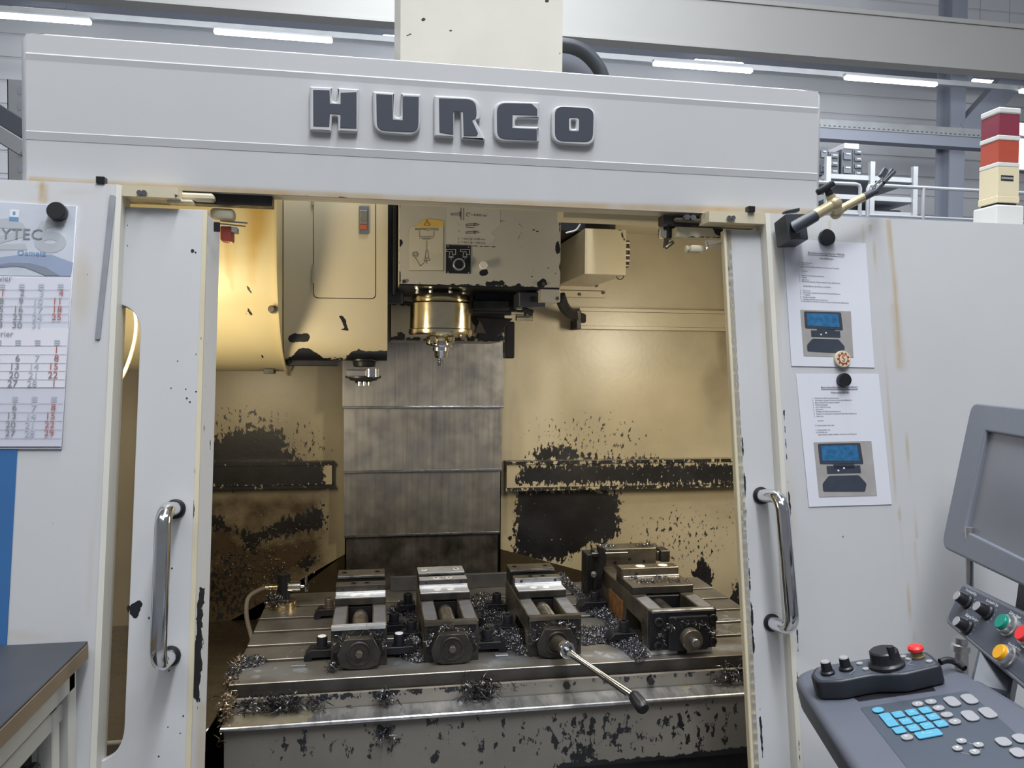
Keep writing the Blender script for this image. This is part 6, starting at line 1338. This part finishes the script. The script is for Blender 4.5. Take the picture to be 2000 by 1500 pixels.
def pbut(px, py, m):
    c = MP(px, py, .001); t = B().lathe(c, pn, [(0, .0165), (.003, .0165), (.004, .0145), (.010, .0145), (.012, .0135)], 32).obj('button_sleeve', m_alum, con)
    B().lathe(c+pn*.010, pn, [(0, .0118), (.005, .0118), (.007, .0105)], 28).obj('push_button', m, t)
pbut(1973, 1224, m_green); pbut(1970, 1284, m_yellow); pbut(2014, 1247, m_red)
def mt(s_, x0, y0, x1, y1): a, c = MP(x0, y0, .0016), MP(x1, y1, .0016); return (s_, a, ((c-a), (c-a).length), pk, 1, 'LEFT')
for q_ in [mt('Vorschub Opt.', 1885, 1153, 1907, 1164), mt('Drehzahl Opt.', 1925, 1174, 1949, 1185), mt('Eilgang Geschw.', 1885, 1202, 1910, 1215), mt('Zyklus Start', 1970, 1197.5, 1992, 1209), mt('Vorschub Halt', 1968, 1258, 1993, 1272)]: text('panel_print', [q_], m_whiteink, con)
# monitor
sk, sn = frame(math.radians(76)); S0 = q1+Z_*.055+Rv*.0
def SP(px, py, off=0): return UP(px, py, S0, sn, off)
t0, t1, t2, t3 = SP(1837, 1068), SP(1897, 786), SP(2000, 796), SP(2000, 1146)
eA = (t2-t1).normalized(); eB = (t3-t0).normalized()
w_ = .46
fo = rpoly([t0, t1, t1+eA*w_, t0+eB*w_], [.025, .022, .022, .025], 6)
s0, s1_, s2_, s3_ = SP(1884, 1036), SP(1925, 842), SP(2000, 855), SP(2000, 1093)
ho = [s0, s1_, s1_+(s2_-s1_).normalized()*.34, s0+(s3_-s0).normalized()*.34]
mon = plate('monitor_housing', [fo, ho], sn, .045, m_console, con, bevel=.004, res=3)
plate('screen', [[p-sn*.008+(p-(ho[0]+ho[2])/2).normalized()*.01 for p in ho]], sn, .004, m_screen, con, bevel=.0005, res=0)
cc_ = (fo[0]+fo[len(fo)//2])/2
bk = [cc_+(p-cc_)*.93-sn*.040 for p in fo]; plate('monitor_back', [bk], sn, .05, m_console2, con, bevel=.012, res=2)
# neck, bracket and posts
n0 = q1+e1_*.06-pn*.02; n1 = t0+eB*.09-sn*.03
n0 = q1+e1_*.10-pn*.05; n1 = t0+eB*.155-sn*.075+Z_*.04
B().prism([n0-Rv*.035-Z_*.03, n0+Rv*.30-Z_*.03, n1+Rv*.30, n1-Rv*.035], Fv*.05).obj('neck', m_console2, con, bevel=.004)
pz = Vector(CAM+ray(1893, 1120)*(1.32/F)); pz2 = Vector(CAM+ray(1893, 1030)*(1.32/F)); B().tube([pz2, Vector(CAM+ray(1893, 1180)*(1.32/F))], .0065, 14).obj('support_tube', m_alum, con)
pA = Vector(CAM+ray(1877, 1245)*(1.32/F)); pB = Vector((pA.x, pA.y, .9)); B().lathe(pA, (0, 0, -1), [(0, .011), (.01, .011), (.012, .015), (.022, .015), (.024, .0125), (.5, .0125)], 20).obj('support_tube', m_alum, con)
B().beam(KP(1925, 1330)-kn*.03, q0+e2_*.12-pn*.035, .05, .05).obj('rear_bracket', m_console2, con, bevel=.004)
# pendant in its recess
def NP(px, py, off=.030): return KP(px, py, off)
rec = [KP(x, y, .0005) for x, y in ((1590, 1338), (1652, 1352), (1678, 1370), (1828, 1349), (1812, 1328), (1800, 1296), (1600, 1310))]
plate('recess_dark_plate', [rec], kn, .0008, m_plblack, con, bevel=.0001, res=0)  # flat black plate stands in for the dark of the recess
pe = thing('handwheel_pendant', KP(1700, 1320, .002), 'black handwheel pendant with red emergency stop lying in the console recess', 'remote control')
po_ = rpoly([NP(x, y) for x, y in ((1582, 1318), (1592, 1302), (1690, 1286), (1806, 1270), (1822, 1280), (1840, 1298), (1765, 1316), (1700, 1318), (1640, 1330), (1594, 1331))], .008, 4)
m_pend = mat('pendant_black', (.022, .025, .033), .42, mottle=.1)
plate('pendant_body', [po_], kn, .029, m_pend, pe, bevel=.004, res=3)
plate('pendant_face', [[p+kn*.0004-(p-NP(1712, 1300)).normalized()*.006 for p in po_]], kn, .0008, m_console2, pe, bevel=.0001, res=0)
for bx_, cx_ in (((1617, 1315), 0), ((1653, 1307), 0)):
    c = NP(*bx_, .031); t = B().lathe(c, kn, [(0, .0105), (.003, .0105), (.005, .0085), (.018, .0072)], 20).obj('selector_knob', m_plblack, pe); B().lathe(c+kn*.018, kn, [(0, .0070), (.0015, .0060)], 20).obj('knob_cap', m_plgrey, t)
c = NP(1732, 1299, .031); t = B().lathe(c, kn, [(0, .026), (.004, .026), (.006, .023), (.008, .0215), (.022, .0205), (.024, .018)], 36).obj('handwheel', m_plblack, pe)
cx = NP(1744, 1287, .055); B().lathe(cx+kn*0, kn, [(0, .0040), (.004, .0045), (.017, .0058), (.019, .005)], 14).obj('crank_knob', m_plblack, t)
c = NP(1792, 1283, .031); t = B().lathe(c, kn, [(0, .0105), (.002, .0105), (.003, .0082), (.010, .0082)], 24).obj('stop_base', mat('dull_brass', (.25, .20, .10), .4, .5), pe); B().lathe(c+kn*.010, kn, [(0, .0095), (.001, .0112), (.005, .0112), (.008, .0085)], 28).obj('emergency_stop', m_red, t)
for x, y in ((1679, 1296.5), (1691, 1307), (1765, 1283), (1775, 1287.5), (1815, 1292)):
    c = NP(x, y, .031); B().lathe(c, kn, [(0, .0048), (.0015, .0045)], 16).obj('small_button', m_plgrey, pe)
for seg in (((1622, 1322), (1632, 1320)), ((1640, 1302), (1645, 1305)), ((1660, 1317), (1670, 1308)), ((1773, 1297), (1790, 1300)), ((1773, 1297), (1780, 1290))): B().beam(NP(*seg[0], .0316), NP(*seg[1], .0316), .0007, .0002, upv=kn).obj('face_mark', m_plgrey, pe, smooth=False)
B().tube(smoothpath([NP(1836, 1293, .018), NP(1850, 1288, .018), NP(1868, 1293, .012), NP(1884, 1306, .006)], 3), .005, 10).obj('pendant_cable', m_plblack, pe)

# ================================================================== WORKBENCH on the left
bt = UF(172, 1252, .012); bz = bt.z
wb = thing('workbench', (bt.x-.4, bt.y-.35, 0), 'workbench with dark top and cream steel frame in the lower left corner', 'workbench')
yb_ = bt.y
B().box(bt.x-.9, bt.x, yb_-.85, yb_, bz-.004, bz).obj('bench_top', m_bench, wb, bevel=.001)
B().box(bt.x-.9, bt.x+.0005, yb_-.85, yb_+.0005, bz-.028, bz-.004).obj('edge_band', m_wood, wb, bevel=.001)
xs0 = bt.x-.012
m_fr = mat('bench_frame_paint', (.50, .50, .47), .45, mottle=.04)
B().box(xs0-.03, xs0, yb_-.83, yb_-.02, bz-.065, bz-.034).obj('side_rail', m_fr, wb, bevel=.002)
B().box(xs0-.045, xs0-.01, yb_-.80, yb_-.04, bz-.105, bz-.078).obj('side_rail', m_fr, wb, bevel=.002)
for yy in (yb_-.045, yb_-.83): B().box(xs0-.035, xs0, yy, yy+.03, 0, bz-.030).obj('leg', m_fr, wb, bevel=.002)
B().box(xs0-.030, xs0-.008, yb_-.085, yb_-.06, 0, bz-.078).obj('leg', m_fr, wb, bevel=.002)
for yy in (yb_-.045, yb_-.83): B().box(bt.x-.88, bt.x-.85, yy, yy+.03, 0, bz-.030).obj('leg', m_fr, wb, bevel=.002)
B().box(xs0-.05, xs0-.035, yb_-.80, yb_-.09, .3, bz-.12).obj('side_panel', m_plblack, wb, smooth=False)
B().beam((xs0-.025, yb_-.72, bz-.155), (xs0-.025, yb_-.10, bz-.155), .015, .035).obj('drawer_edge', m_plblack, wb, bevel=.004)
